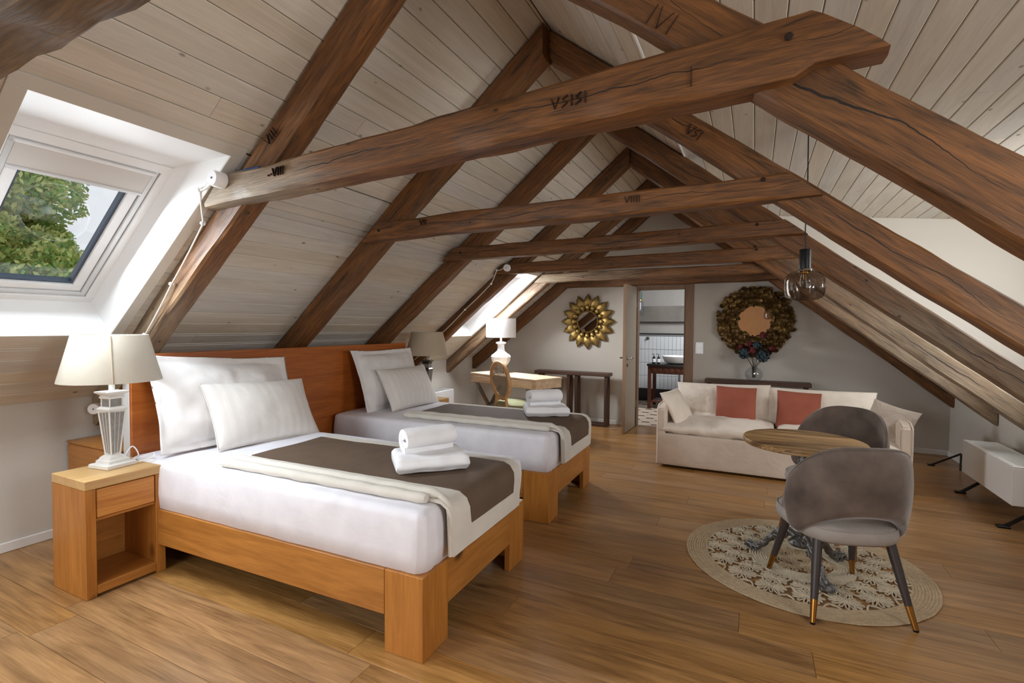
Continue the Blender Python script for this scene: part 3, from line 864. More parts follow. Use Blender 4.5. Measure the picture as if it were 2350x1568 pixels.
TA = [
 (1.455, 1.800, 1.874, .128, .118, -2.330, 0.290, 31, 'biggest and nearest collar tie, spanning the whole picture, carved numerals on its face', wT, chipA),
 (2.440, 1.782, 1.812, .112, .110, -2.275, 0.245, 32, 'second collar tie, carved numerals, directly behind the nearest one', None, None),
 (3.460, 1.786, 1.808, .104, .105, -2.350, 0.285, 33, 'third collar tie from the camera, plain dark brown', None, None),
 (4.440, 1.775, 1.792, .106, .105, -2.390, 0.290, 34, 'fourth collar tie, white socket box on its left end', None, None),
 (5.420, 1.765, 1.790, .100, .105, -2.375, 0.300, 35, 'fifth collar tie, pale weathered left end', lambda x, t, a, b: max(0, min(1, (0.75-t)*1.4))*0.8, None),
 (6.115, 1.752, 1.768, .100, .120, -2.330, 0.250, 36, 'dark collar tie against the back wall over the bathroom door', None, None),
]
TIE = []
for (y, z0, z1, h, w, xl, xr, seed, lb, wf, ch) in TA:
    TIE.append(tie(y, z0, z1, h, w, xl, xr, seed, lb, wf, ch, y1=1.395 if seed == 31 else None, rough=0.008 if seed == 31 else 0.005))
tie(0.375, 1.785, 1.805, .17, .125, -2.36, 0.30, 41, 'rough grey-brown cracked collar tie crossing the top left corner', lambda x, t, a, b: 0.25, bow=0.02, rough=0.022, mat='beamgrey')

# carpenters' numerals cut into the timber faces: dark V-grooves
GLY = {'V': [((-.5, 1), (0, 0)), ((0, 0), (.5, 1))], 'I': [((0, 1), (0, 0))], 'S': [((.35, 1), (-.3, .68)), ((-.3, .68), (.3, .34)), ((.3, .34), (-.35, 0))],
       "'": [((.1, .35), (-.1, .2))], '.': [((0, .3), (.12, .42))]}
def carve(parent, txt, o, right, up, nrm, size, th=0.0035, adv=0.62):
    bm = bmesh.new(); px = 0
    o, right, up, nrm = Vector(o), Vector(right).normalized(), Vector(up).normalized(), Vector(nrm).normalized()
    for ch in txt:
        if ch == ' ': px += adv; continue
        wdt = 0.75 if ch in 'V' else (0.5 if ch == 'S' else 0.28)
        px += wdt*0.5*adv/0.62
        for (a, b) in GLY[ch]:
            A = o+right*((px+a[0]*0.75)*size)+up*(a[1]*size); B = o+right*((px+b[0]*0.75)*size)+up*(b[1]*size)
            d = (B-A).normalized(); s = d.cross(nrm)*th*0.5
            q = [A-s, A+s, B+s, B-s]
            v1 = [bm.verts.new(p+nrm*0.0022) for p in q]; v2 = [bm.verts.new(p-nrm*0.008) for p in q]
            for k in range(4): bm.faces.new((v1[k], v1[(k+1) % 4], v2[(k+1) % 4], v2[k]))
            bm.faces.new(v1); bm.faces.new(v2[::-1])
        px += wdt*0.5*adv/0.62+0.12
    bmesh.ops.recalc_face_normals(bm, faces=bm.faces)
    me = tomesh(bm)
    ob = link('carved_numeral', me, 'carve')
    ob.parent = parent
    pass
    ob.matrix_basis = parent.matrix_basis.inverted()
    return ob
yA = 1.455-0.004
def yt(x): return 1.455-0.060*(x+2.33)/2.62-0.003
carve(TIE[0][0], "'.VIII", (-1.86, yt(-1.8), 1.868), (1, -.023, .03), (0.05, 0, 1), (0, -1, 0), 0.036, th=0.0016)
carve(TIE[0][0], 'VSISI', (-0.570, yt(-.5), 1.902), (1, -.023, .02), (0, 0, 1), (0, -1, 0), 0.034, adv=0.80, th=0.0014)
carve(TIE[0][0], 'I', (-0.172, yt(-.17), 1.888), (1, -.023, 0), (0, 0, 1), (0, -1, 0), 0.05, th=0.0016)
carve(TIE[1][0], 'VII', (-1.815, 2.436, 1.850), (1, 0, 0), (0, 0, 1), (0, -1, 0), 0.032, th=0.0018)
carve(TIE[1][0], 'VIIII', (-0.585, 2.436, 1.855), (1, 0, 0), (0, 0, 1), (0, -1, 0), 0.032, th=0.0018)
ua = Vector((math.cos(ANG), 0, math.sin(ANG)))
carve(RAF[('L', 0)][0], 'VIII', (-1.945, 1.507, 2.035), ua, (-ua.z, 0, ua.x), (0, -1, 0), 0.04, th=0.002)
carve(RAF[('R', 0)][0], 'IVI', (-0.30, 1.449, 2.115), (ua.x, 0, -ua.z), (ua.z, 0, ua.x), (0, -1, 0), 0.055, th=0.0018)
carve(RAF[('R', 1)][0], 'VSI', (-0.32, 2.505, 2.18), (ua.x, 0, -ua.z), (ua.z, 0, ua.x), (0, -1, 0), 0.045, th=0.0018)
# wooden peg heads at the lap joints
def peg(parent, p, r=0.010):
    bm = bmesh.new(); lathe(bm, [(r, -0.006), (r, 0.003), (r*0.8, 0.0045)], 8, mtx=Matrix.Translation(p) @ Matrix.Rotation(R(90), 4, 'X'))
    ob = link('peg', tomesh(bm), 'carve'); ob.parent = parent; ob.matrix_basis = parent.matrix_basis.inverted()
for i, (xa, xb_) in enumerate(((-2.10, 0.06), (-2.13, 0.02), (-2.17, 0.0), (-2.19, 0.0))):
    yy = TA[i][0]-0.003
    if i == 0: yy = yt(xb_)
    peg(TIE[i][0], (xb_, yy, TA[i][2]+0.085)); 
    if i: peg(TIE[i][0], (xa, yy, TA[i][1]+0.06), 0.008)

# ------------------------------------------------------------------ electrical bits on the beams
def socket_box(p, d, r, l, label, dotcol='gasket'):
    q = Vector(d).to_track_quat('Z', 'Y').to_matrix().to_4x4(); q.translation = p
    o = empty('junction_box'); o.matrix_basis = q
    link('housing', latheme([(r*0.96, 0), (r, 0.004), (r, l*0.75), (r*0.97, l*0.8), (r*0.90, l), (r*0.2, l), (0.001, l)], 28), 'porc', o)
    link('screw', latheme([(r*0.13, l), (r*0.13, l+0.002), (0.0005, l+0.002)], 10), dotcol, o)
    tag(o, label, 'junction box'); return o
socket_box((-2.165, 1.452, 1.895), (0, -1, 0), 0.036, 0.055, 'white round porcelain junction box on the left end of the nearest collar tie')
socket_box((-2.225, 4.437, 1.828), (0, -1, 0), 0.036, 0.035, 'white round junction box on the left end of the fourth collar tie')
socket_box((-3.575, 1.59, 0.735), (0.6, -0.8, 0.0), 0.034, 0.05, 'white round rotary switch at the foot of the nearest left rafter')
def twisted(label, pts, r, clips):
    o = empty('cable'); o.location = pts[0]
    pv = [Vector(p) for p in pts]; dense = []
    for a, b in zip(pv[:-1], pv[1:]):
        n = max(2, int((b-a).length/0.02))
        for i in range(n):
            q = a.lerp(b, i/n); q.z -= 0.006*math.sin(PI*i/n); dense.append(q)
    dense.append(pv[-1])
    dd_ = [p-pv[0] for p in dense]
    c = link('cord', tubeme(dd_, r, 6), 'cable', o)
    for k in clips:
        link('clip', latheme([(0.004, -0.006), (0.010, -0.005), (0.006, 0), (0.010, 0.007), (0.007, 0.012), (0.001, 0.013)], 12), 'porc', o, loc=pv[k]-pv[0], rot=(R(90), 0, 0))
    tag(o, label, 'cable'); return o
twisted('white twisted cable clipped down the nearest left rafter', [(-2.20, 1.415, 1.878), (-2.335, 1.45, 1.872), (-2.375, 1.49, 1.73), (-2.705, 1.53, 1.455), (-2.99, 1.55, 1.19), (-3.52, 1.575, 0.765)], 0.0042, (1, 2, 3, 4))
twisted('white cable clipped along the fourth left rafter', [(-2.26, 4.41, 1.823), (-2.345, 4.43, 1.81), (-2.43, 4.47, 1.68), (-2.76, 4.50, 1.42), (-3.08, 4.52, 1.155), (-3.45, 4.54, 0.86)], 0.0045, (1, 2, 3, 4))
o = link('cable_conduit', tubeme([(-2.155, 1.50, 1.936), (-2.07, 1.50, 1.944), (-1.985, 1.50, 1.942)], 0.009, 10), 'blue'); tag(o, 'short blue cable conduit lying on top of the nearest tie end', 'conduit')

# ------------------------------------------------------------------ headboard and low chest behind it
HX = -2.985
h = empty('headboard', (HX, 2.63, 0)); tag(h, 'long reddish-brown wooden headboard behind both beds, white rear edge', 'headboard')
link('panel', boxme(-0.022, 0, -1.155, 1.165, 0.02, 1.083, 0.003), 'headb', h)
bm = bmesh.new()
for (a, b, c, d) in ((-1.155, -1.12, 0.0, 1.076), (1.13, 1.165, 0.0, 1.076), (-1.12, 1.13, 1.045, 1.076), (-1.12, 1.13, 0.0, 0.06), (-0.02, 0.02, 0.06, 1.045)):
    box(bm, -0.085, -0.023, a, b, c, d, 0.002)
link('rear_frame', tomesh(bm), 'greyframe', h)
o = empty('storage_bench', (-3.34, 2.62, 0)); tag(o, 'low brown wooden chest between the headboard and the knee wall', 'chest')
link('body', boxme(-0.27, 0.255, -1.17, 1.17, 0.0, 0.545, 0.004), 'pineX', o)
link('lid', boxme(-0.275, 0.26, -1.175, 1.175, 0.547, 0.562, 0.006, 2), 'pineY', o)

# ------------------------------------------------------------------ beds
def make_bed(loc, rz, L_, label):
    t = empty('bed', loc, rz); tag(t, label, 'bed', 'pair of low pine beds')
    W = 0.468; H = 0.318; RZ = 0.142; T = 0.030
    for (x, y, sx, sy) in ((0, -W, -1, 1), (0, W, -1, -1), (-L_, -W, 1, 1), (-L_, W, 1, -1)):
        bm = bmesh.new(); a = 0.175
        box(bm, min(x, x+sx*a), max(x, x+sx*a), min(y, y+sy*T), max(y, y+sy*T), 0, H, 0.0015)
        box(bm, min(x, x+sx*T), max(x, x+sx*T), min(y+sy*(T+.001), y+sy*a), max(y+sy*(T+.001), y+sy*a), 0, H, 0.0015)
        link('leg', tomesh(bm), 'pineZ', t)
    for sy in (-1, 1):
        y0 = sy*W; link('side_rail', boxme(-L_+0.177, -0.177, min(y0, y0-sy*T), max(y0, y0-sy*T), RZ, H, 0.0015), 'pineX', t)
    link('foot_rail', boxme(-T, 0, -W+0.177, W-0.177, RZ, H, 0.0015), 'pineY', t)
    link('slat_base', boxme(-L_+0.03, -0.032, -W+0.032, W-0.032, 0.27, 0.305), 'dark', t)
    return t
BL = 1.86
B1 = (-1.088, 1.935, 0.0, R(1.4)); B2 = (-1.158, 3.352, 0.0, R(1.4))
make_bed(B1[:3], B1[3], BL, 'low honey-stained pine bed frame nearest the camera')
make_bed(B2[:3], B2[3], BL-0.06, 'low honey-stained pine bed frame, the farther one')
def bm_at(B, x, y, z, rz=0): return Matrix.Translation((B[0], B[1], 0)) @ Matrix.Rotation(B[3], 4, 'Z') @ Matrix.Translation((x, y, z)) @ Matrix.Rotation(rz, 4, 'Z')
def rbox(L_, W, H, r, seed, nx=60, ny=30, bulge=0.006, wr=0.004):
    """soft rounded box lying on z=0, x in [-L,0]"""
    bm = bmesh.new(); nzv = 12; prof = []
    # profile around the vertical: bottom tuck, side, top edge
    secs = [(-0.02, 0.0), (0.0, 0.012), (0.003, H*0.35), (0.003, H*0.65)]
    for k in range(6):
        a = PI/2*k/5; secs.append((-r+r*math.cos(a), H-r+r*math.sin(a)))
    for k in range(1, 9): secs.append((-r-(min(L_, W)/2-r)*k/8, H))
    # perimeter param
    per = []
    rc = 0.032
    pts = []
    def seg(ax, ay, bx, by, n):
        for i in range(n): pts.append((ax+(bx-ax)*i/n, ay+(by-ay)*i/n))
    hw = W/2
    for (cx, cy, a0) in ((-rc, hw-rc, 0), (-L_+rc, hw-rc, 90), (-L_+rc, -hw+rc, 180), (-rc, -hw+rc, 270)):
        for k in range(6): a = R(a0+90*k/5); pts.append((cx+rc*math.cos(a), cy+rc*math.sin(a)))
        nxt = {0: (-L_+rc, hw), 90: (-L_, -hw+rc), 180: (-rc, -hw), 270: (0, hw-rc)}[a0]
        p = pts[-1]; n = nx if a0 in (0, 180) else ny
        for i in range(1, n): pts.append((p[0]+(nxt[0]-p[0])*i/n, p[1]+(nxt[1]-p[1])*i/n))
    rings = []
    for (o_, z) in secs:
        ring = []
        for (px, py) in pts:
            # inset toward the medial rectangle
            qx = px + (o_ if px > -L_/2 else -o_)*min(1, abs(px+L_/2)/(L_/2)) ; 
            fx = (L_/2+o_)/(L_/2); fy = (hw+o_)/hw
            qx = -L_/2+(px+L_/2)*fx; qy = py*fy
            w_ = wr*(nz(qx*5+seed, qy*5, z*9)+0.5*nz(qx*13, qy*13+seed, z*20))
            zz = z + (w_ if z > 0.05 else 0)
            ln = math.hypot(qx+L_/2, qy) or 1
            dc = min(math.hypot(px-cx_, py-cy_) for cx_ in (0, -L_) for cy_ in (-hw, hw))
            fold = 0.007*math.exp(-(dc/0.10)**2)*math.sin(dc*95+z*9+seed)*(1 if 0.01 < z < H-0.02 else 0)
            s = bulge*math.sin(PI*min(1, z/H))+w_*(1 if z < H-0.001 else 0)+fold
            ring.append(bm.verts.new((qx+(qx+L_/2)/ln*s, qy+qy/ln*s, zz)))
        rings.append(ring)
    m = len(pts)
    for i in range(len(rings)-1):
        for k in range(m): bm.faces.new((rings[i][k], rings[i][(k+1) % m], rings[i+1][(k+1) % m], rings[i+1][k]))
    bm.faces.new(rings[0][::-1])
    bmesh.ops.contextual_create(bm, geom=[e for e in bm.edges if e.is_boundary])
    bmesh.ops.remove_doubles(bm, verts=bm.verts, dist=0.0004)
    bmesh.ops.recalc_face_normals(bm, faces=bm.faces)
    me = tomesh(bm); me.polygons.foreach_set('use_smooth', [True]*len(me.polygons)); return me
for B, lb, sd in ((B1, 'mattress in a white fitted sheet on the nearest bed', 3), (B2, 'mattress in a white fitted sheet on the farther bed', 8)):
    o = link('mattress', rbox(BL+0.0 if sd == 3 else BL-0.06, 0.915, 0.245, 0.035, sd), 'sheet', mtx=bm_at(B, -0.012, 0, 0.310)); tag(o, lb, 'mattress', 'white mattresses')
ZM = 0.556
# quilt: draped from head side over the foot
def drape(x0, xe, yA, yB, hang, th, seed, taper=0.0, nx=46, ny=22, z0=ZM, rr=0.055, out=0.012):
    bm = bmesh.new(); Lt = (xe-x0); Lc = PI/2*rr; tot = Lt-rr+Lc+hang
    def pt(s, v, off):
        y = yA+(yB-yA)*v
        if s < Lt-rr: x, z, nx_, nz_ = x0+s, z0, 0, 1
        elif s < Lt-rr+Lc:
            a = (s-(Lt-rr))/rr; x = xe-rr+rr*math.sin(a); z = z0-rr+rr*math.cos(a); nx_, nz_ = math.sin(a), math.cos(a)
        else: x = xe; z = z0-rr-(s-(Lt-rr+Lc)); nx_, nz_ = 1, 0
        w_ = 0.003*nz(x*4+seed, y*5, z*4)+0.0015*nz(x*14, y*9, seed)
        o2 = off+w_
        # hanging part drifts slightly inwards at the sides
        k = max(0, (s-(Lt-rr))/(tot-(Lt-rr)))
        y += taper*k*(0.5-v)
        return (x+nx_*o2+out*0.0, y, z+nz_*o2)
    T = [[bm.verts.new(pt(tot*i/nx, j/ny, th)) for j in range(ny+1)] for i in range(nx+1)]
    Bt = [[bm.verts.new(pt(tot*i/nx, j/ny, 0.002)) for j in range(ny+1)] for i in range(nx+1)]
    for i in range(nx):
        for j in range(ny):
            bm.faces.new((T[i][j], T[i+1][j], T[i+1][j+1], T[i][j+1])); bm.faces.new((Bt[i][j], Bt[i][j+1], Bt[i+1][j+1], Bt[i+1][j]))
    for i in range(nx):
        bm.faces.new((T[i][0], Bt[i][0], Bt[i+1][0], T[i+1][0])); bm.faces.new((T[i][ny], T[i+1][ny], Bt[i+1][ny], Bt[i][ny]))
    for j in range(ny):
        bm.faces.new((T[0][j], T[0][j+1], Bt[0][j+1], Bt[0][j])); bm.faces.new((T[nx][j], Bt[nx][j], Bt[nx][j+1], T[nx][j+1]))
    bmesh.ops.recalc_face_normals(bm, faces=bm.faces)
    me = tomesh(bm); sharp(me, 60); return me
def quilt(B, xh, ya, yb, label, sd, hang=0.155):
    t = empty('bed_runner'); t.matrix_basis = bm_at(B, 0, 0, 0); tag(t, label, 'bed runner', 'folded bed runners')
    link('border', drape(xh, 0.030, ya, yb, hang, 0.014, sd, taper=0.05), 'cream', t)
    link('centre_panel', drape(xh-0.002, 0.030, ya+0.135, yb-0.075, hang-0.088, 0.0175, sd, taper=0.06), 'brown', t)
    # rolled double edge along the near side
    for (off, z, r, xs) in ((-0.020, ZM+0.020, 0.025, 0.0), (0.026, ZM+0.028, 0.025, 0.03)):
        pts = []; n = 40; x1 = -0.045
        for i in range(n+1):
            u = i/n; pts.append((xh-0.01+xs+(x1-xh-xs)*u, ya+off+0.003*nz(u*9, sd, off), z+0.002*nz(u*12, sd+2, off)))
        if off > 0:
            for a in range(1, 7):
                q = PI/2*a/6; pts.append((x1+0.07*math.sin(q), ya+off, z-0.07+0.07*math.cos(q)))
            pts.append((x1+0.072, ya+off+0.002, 0.42)); pts.append((x1+0.070, ya+off+0.004, 0.345))
        bm = bmesh.new(); n2 = len(pts)
        tube(bm, pts, [r*(0.62 if off > 0 and i > n else 1)*(0.75 if i in (0, n2-1) else 1)*(1+0.07*math.sin(i*1.15)) for i in range(n2)], 10, sy=0.85)
        me = tomesh(bm); sharp(me, 50); link('folded_edge', me, 'cream', t)
    return t
quilt(B1, -1.24, -0.345, 0.335, 'brown bed runner with cream border on the nearest bed', 5)
quilt(B2, -1.20, -0.310, 0.360, 'brown bed runner with cream border on the farther bed', 15)

# pillows
def put(name, me, mat, mtx, label, cat, group=None, pipe=None):
    o = link(name, me, mat, mtx=mtx); tag(o, label, cat, group)
    if pipe is not None: link('piping', pipe, mat, o)
    return o
put('pillow', pillow(0.875, 0.56, 0.15, k=0.05, seed=3, wr=0.016, flange=0.045, n=40), 'pillowf', standing((-2.815, 1.925, 0.800), 0, 24, -4) , 'large white pillow with flat hem leaning on the headboard, nearest bed', 'pillow', 'large white pillows')
put('pillow', pillow(0.66, 0.40, 0.17, k=0.05, seed=9, wr=0.004, n=34), 'pillows', standing((-2.665, 2.03, 0.725), -2, 30, -3), 'small striped white pillow in front, nearest bed', 'pillow', 'small white pillows', piping(0.66, 0.40, 0.05, 0.004))
put('pillow', pillow(0.80, 0.54, 0.15, k=0.05, seed=13, wr=0.014, flange=0.04, n=36), 'pillowf', standing((-2.835, 3.40, 0.79), 0, 20, 0), 'large cream-white pillow leaning on the headboard, farther bed', 'pillow', 'large white pillows')
put('pillow', pillow(0.62, 0.37, 0.16, k=0.05, seed=19, wr=0.004, n=30), 'pillows', standing((-2.675, 3.45, 0.72), -2, 28, 0), 'small cream-white pillow in front, farther bed', 'pillow', 'small white pillows', piping(0.62, 0.37, 0.05, 0.004))

# towels
def folded_towel(L_, W, H, seed):
    bm = bmesh.new(); n = 26; layers = 3
    # profile in local x,z: soft stack of folds with rounded ends
    pts = []
    for k in range(layers):
        pass
    pr = []
    for i in range(17):
        a = -PI/2+PI*i/16; pr.append((L_/2-H/2+H/2*math.cos(a)+0.004*math.cos(a*3*layers/2), H/2+H/2*math.sin(a)))
    for i in range(17):
        a = PI/2+PI*i/16; pr.append((-L_/2+H/2+H/2*math.cos(a), H/2+H/2*math.sin(a)))
    rings = []
    for j in range(n+1):
        v = j/n*2-1; e = max(0, abs(v)-0.9)/0.1
        rings.append([bm.verts.new((x*(1-0.03*e*e)+0.004*nz(z*30, v*3, seed), W/2*v, 0.001+H/2+(z-H/2)*(1-0.35*e*e)*(1+0.16*nz(x*6, v*2, seed)))) for (x, z) in pr])
    m = len(pr)
    for j in range(n):
        for k in range(m): bm.faces.new((rings[j][k], rings[j][(k+1) % m], rings[j+1][(k+1) % m], rings[j+1][k]))
    bm.faces.new(rings[0][::-1]); bm.faces.new(rings[-1])
    bmesh.ops.recalc_face_normals(bm, faces=bm.faces)
    return sharp(tomesh(bm), 50)
def rolled_towel(Ln, r, seed, turns=2.6, flat=0.78):
    bm = bmesh.new(); N_ = 70; th = r/(turns+0.6)*0.86
    path = []
    for i in range(N_+1):
        a = turns*2*PI*i/N_; rr = 0.012+(r-0.012-th/2)*i/N_
        path.append((rr*math.cos(a+0.6), rr*math.sin(a+0.6)*flat, a))
    nrm = []
    ny = 10; rows = []
    for j in range(ny+1):
        v = j/ny*2-1; e = 1-0.06*max(0, (abs(v)-0.8)/0.2)**2
        O, I = [], []
        for i, (x, z, a) in enumerate(path):
            p, q = path[max(0, i-1)], path[min(N_, i+1)]
            tx, tz = q[0]-p[0], q[1]-p[1]; l = math.hypot(tx, tz); nx_, nz_ = tz/l, -tx/l
            w_ = 0.0015*nz(i*0.3, v*3, seed)
            O.append(bm.verts.new(((x+nx_*(th/2*0.92+w_))*e, v*Ln/2+0.003*math.sin(i*0.21+seed), (z+nz_*(th/2*0.92+w_))*e)))
            I.append(bm.verts.new(((x-nx_*th/2*0.92)*e, v*Ln/2+0.003*math.sin(i*0.21+seed), (z-nz_*th/2*0.92)*e)))
        rows.append((O, I))
    for j in range(ny):
        for w_ in (0, 1):
            A, B = rows[j][w_], rows[j+1][w_]
            for i in range(N_): bm.faces.new((A[i], A[i+1], B[i+1], B[i]))
        for i in (0, N_): bm.faces.new((rows[j][0][i], rows[j][1][i], rows[j+1][1][i], rows[j+1][0][i]))
    for j in (0, ny):
        O, I = rows[j]
        for i in range(N_): bm.faces.new((O[i], I[i], I[i+1], O[i+1]))
    bmesh.ops.recalc_face_normals(bm, faces=bm.faces)
    return sharp(tomesh(bm), 60)
TZ = ZM+0.019
for (cx, cy, a, lbw, sd, sc) in ((-1.395, 1.955, 45, 'nearest bed', 2, 1.0), (-1.43, 3.52, 30, 'farther bed', 6, 0.98)):
    o = link('folded_towel', folded_towel(0.27, 0.335*sc, 0.070, sd), 'towel', mtx=Matrix.Translation((cx, cy, TZ)) @ Matrix.Rotation(R(a-90), 4, 'Z')); tag(o, 'folded white towel lying on the %s' % lbw, 'towel', 'folded white towels')
    o = link('rolled_towel', rolled_towel(0.255, 0.086, sd, turns=1.7, flat=0.74), 'towel', mtx=Matrix.Translation((cx-0.02, cy+0.02, TZ+0.072+0.0605)) @ Matrix.Rotation(R(a-90+16), 4, 'Z')); tag(o, 'rolled white towel on top of the folded one, %s' % lbw, 'towel', 'rolled white towels')

# ------------------------------------------------------------------ nightstands
def nightstand(x0, x1, y0, y1, H, label):
    cx, cy = (x0+x1)/2, (y0+y1)/2
    t = empty('nightstand', (cx, cy, 0)); tag(t, label, 'nightstand', 'pine nightstands')
    a, b, c, d = x0-cx, x1-cx, y0-cy, y1-cy; T = 0.042
    link('top_board', boxme(a, b, c, d, H-T, H, 0.002), 'pinetop', t)
    link('side_panel', boxme(a, b, c, c+T, 0, H-T-0.0008, 0.002), 'pineZ', t)
    link('side_panel', boxme(a, b, d-T, d, 0, H-T-0.0008, 0.002), 'pineZ', t)
    link('bottom_board', boxme(a+0.004, b-0.0005, c+T+.0005, d-T-.0005, 0.012, 0.012+T, 0.002), 'pineY', t)
    link('back_panel', boxme(a+0.002, a+0.014, c+T+.0005, d-T-.0005, 0.0545, H-T-0.001), 'pineY', t)
    dr = link('drawer', boxme(a+0.02, b-0.003, c+T+0.004, d-T-0.004, H-T-0.135, H-T-0.005, 0.0025), 'drawerf', t)
    link('inner_shelf', boxme(a+0.016, b-0.012, c+T+.001, d-T-.001, H-T-0.15, H-T-0.139), 'pineY', t)
    return t
M['drawerf'] = wood('drawer_front_pine', (168, 98, 38), (222, 158, 82), 'Y', rough=0.4, knots=0.5, var=0.02, bump=0.3, gs=0.8)
nightstand(-2.968, -2.668, 1.128, 1.462, 0.540, 'open pine nightstand with one drawer, nearest the camera')
nightstand(-2.985, -2.72, 3.845, 4.14, 0.535, 'pine nightstand beyond the farther bed, partly hidden')

# bedside lamps: square tapered column, conical shade
def sqlathe(prof, mat, name, t, rot=PI/4):
    return link(name, latheme([(r*math.sqrt(2), z) for r, z in prof], 4, rot, True, 20), mat, t)
def bedside_lamp(loc, rz, label, shade, seam=True, k=1.0, cm='lampw', pm='lampg'):
    t = empty('table_lamp', loc, rz); tag(t, label, 'table lamp', 'bedside lamps'); t.scale = (k, k, k)
    sqlathe([(0.066, 0), (0.068, 0.003), (0.068, 0.017), (0.062, 0.021), (0.052, 0.022)], cm, 'base_plate', t)
    sqlathe([(0.048, 0.022), (0.048, 0.034), (0.040, 0.040), (0.036, 0.050), (0.026, 0.058), (0.022, 0.062)], cm, 'base_step', t)
    # tapered panelled column with raised white edges
    zb, zt = 0.062, 0.276
    sqlathe([(0.020, zb), (0.0375, zt)], pm, 'column_panel', t)
    bm = bmesh.new()
    for sx in (-1, 1):
        for sy in (-1, 1):
            tube(bm, [(sx*0.0205, sy*0.0205, zb), (sx*0.038, sy*0.038, zt)], 0.0042, 4)
    for (r_, z) in ((0.0215, zb+0.003), (0.038, zt-0.002)):
        tube(bm, [(r_, r_, z), (-r_, r_, z), (-r_, -r_, z), (r_, -r_, z)], 0.004, 4, closed=True)
    for i, (nx_, ny_) in enumerate(((1, 0), (0, 1), (-1, 0), (0, -1))):
        for q in (-0.3, 0.3):
            tube(bm, [(nx_*0.021-ny_*q*0.02, ny_*0.021+nx_*q*0.02, zb), (nx_*0.0385-ny_*q*0.038, ny_*0.0385+nx_*q*0.038, zt)], 0.0013, 4)
    link('column_edge', sharp(tomesh(bm), 30), cm, t)
    sqlathe([(0.0385, 0.276), (0.043, 0.284), (0.043, 0.290), (0.034, 0.300)], cm, 'shoulder', t)
    sqlathe([(0.0285, 0.300), (0.0285, 0.338)], pm, 'neck_block', t)
    for sx in (-1, 1):
        for sy in (-1, 1): link('neck_edge', tubeme([(sx*0.029, sy*0.029, 0.298), (sx*0.029, sy*0.029, 0.34)], 0.0035, 4, sm=False), cm, t)
    sqlathe([(0.034, 0.338), (0.036, 0.343), (0.036, 0.348), (0.031, 0.352), (0.041, 0.361), (0.049, 0.366), (0.050, 0.374), (0.02, 0.376)], cm, 'capital', t)
    link('stem', latheme([(0.013, 0.375), (0.013, 0.46), (0.006, 0.462), (0.006, 0.50)], 16), cm, t)
    s = link('lamp_shade', latheme([(0.2075, 0.425), (0.208, 0.427), (0.153, 0.648), (0.1525, 0.652), (0.150, 0.652), (0.151, 0.648), (0.206, 0.427), (0.2075, 0.425)], 64, cap=False), shade, t)
    if seam:
        bm = bmesh.new()
        tube(bm, [(0.2093*math.cos(-0.55), 0.2093*math.sin(-0.55), 0.427), (0.1545*math.cos(-0.58), 0.1545*math.sin(-0.58), 0.648)], 0.0035, 6)
        link('seam', sharp(tomesh(bm)), 'linend', s)
    link('shade_ring', latheme([(0.1505, 0.640), (0.148, 0.641), (0.148, 0.644), (0.1505, 0.645)], 48, cap=False), 'greyframe', s)
    bm = bmesh.new()
    for a in range(3):
        c_ = math.cos(a*2*PI/3); d_ = math.sin(a*2*PI/3); tube(bm, [(0, 0, 0.50), (0.15*c_, 0.15*d_, 0.642)], 0.002, 6)
    link('shade_carrier', tomesh(bm), 'chrome', s)
    bm = bmesh.new(); lathe(bm, [(0.002, 0.462), (0.013, 0.47), (0.013, 0.50), (0.028, 0.53), (0.03, 0.55), (0.02, 0.573), (0.002, 0.58)], 16)
    link('bulb', sharp(tomesh(bm)), 'porc', t)
    return t
bedside_lamp((-2.853, 1.325, 0.541), R(8), 'bedside lamp with pale linen shade on the nearest nightstand', 'linen')
bedside_lamp((-2.875, 3.985, 0.536), R(8), 'bedside lamp with darker beige shade beyond the farther bed', 'linend', seam=False, cm='steel', pm='lampg')
pts = [(-2.80, 1.36, 0.552), (-2.78, 1.39, 0.547), (-2.80, 1.42, 0.560), (-2.83, 1.435, 0.578), (-2.865, 1.43, 0.571), (-2.88, 1.41, 0.552)]
def smooth_path(P, n=8):
    P = [Vector(p) for p in P]; out = []
    for i in range(len(P)-1):
        p0, p1, p2, p3 = P[max(0, i-1)], P[i], P[i+1], P[min(len(P)-1, i+2)]
        for k in range(n):
            t = k/n
            out.append(0.5*((2*p1)+(p2-p0)*t+(2*p0-5*p1+4*p2-p3)*t*t+(3*p1-p0-3*p2+p3)*t**3))
    out.append(P[-1]); return out
o = link('lamp_cord', tubeme(smooth_path([(-2.92, 1.40, 0.548), (-2.945, 1.455, 0.600), (-2.90, 1.462, 0.56), (-2.83, 1.40, 0.545), (-2.78, 1.43, 0.555), (-2.74, 1.45, 0.575), (-2.76, 1.46, 0.585), (-2.82, 1.45, 0.565), (-2.875, 1.37, 0.547), (-2.90, 1.36, 0.546)]), 0.0032, 6), 'porc'); tag(o, 'thin white lamp cord looped on the nearest nightstand', 'cord')

# ------------------------------------------------------------------ left radiator
o = empty('panel_radiator', (-3.53, 5.05, 0)); tag(o, 'white panel radiator on the left knee wall, behind the farther nightstand', 'radiator')
link('casing', boxme(-0.09, 0.08, -0.42, 0.315, 0.12, 0.44, 0.004), 'white', o)
bm = bmesh.new()
for i in range(24): box(bm, -0.07, 0.06, -0.40+i*0.029, -0.39+i*0.029, 0.4405, 0.443)
g_ = link('grille', tomesh(bm), 'greyframe', o)
for yy in (-0.3, 0.2): link('foot', boxme(-0.03, 0.03, yy-0.02, yy+0.02, 0, 0.12, 0.003), 'black', o)

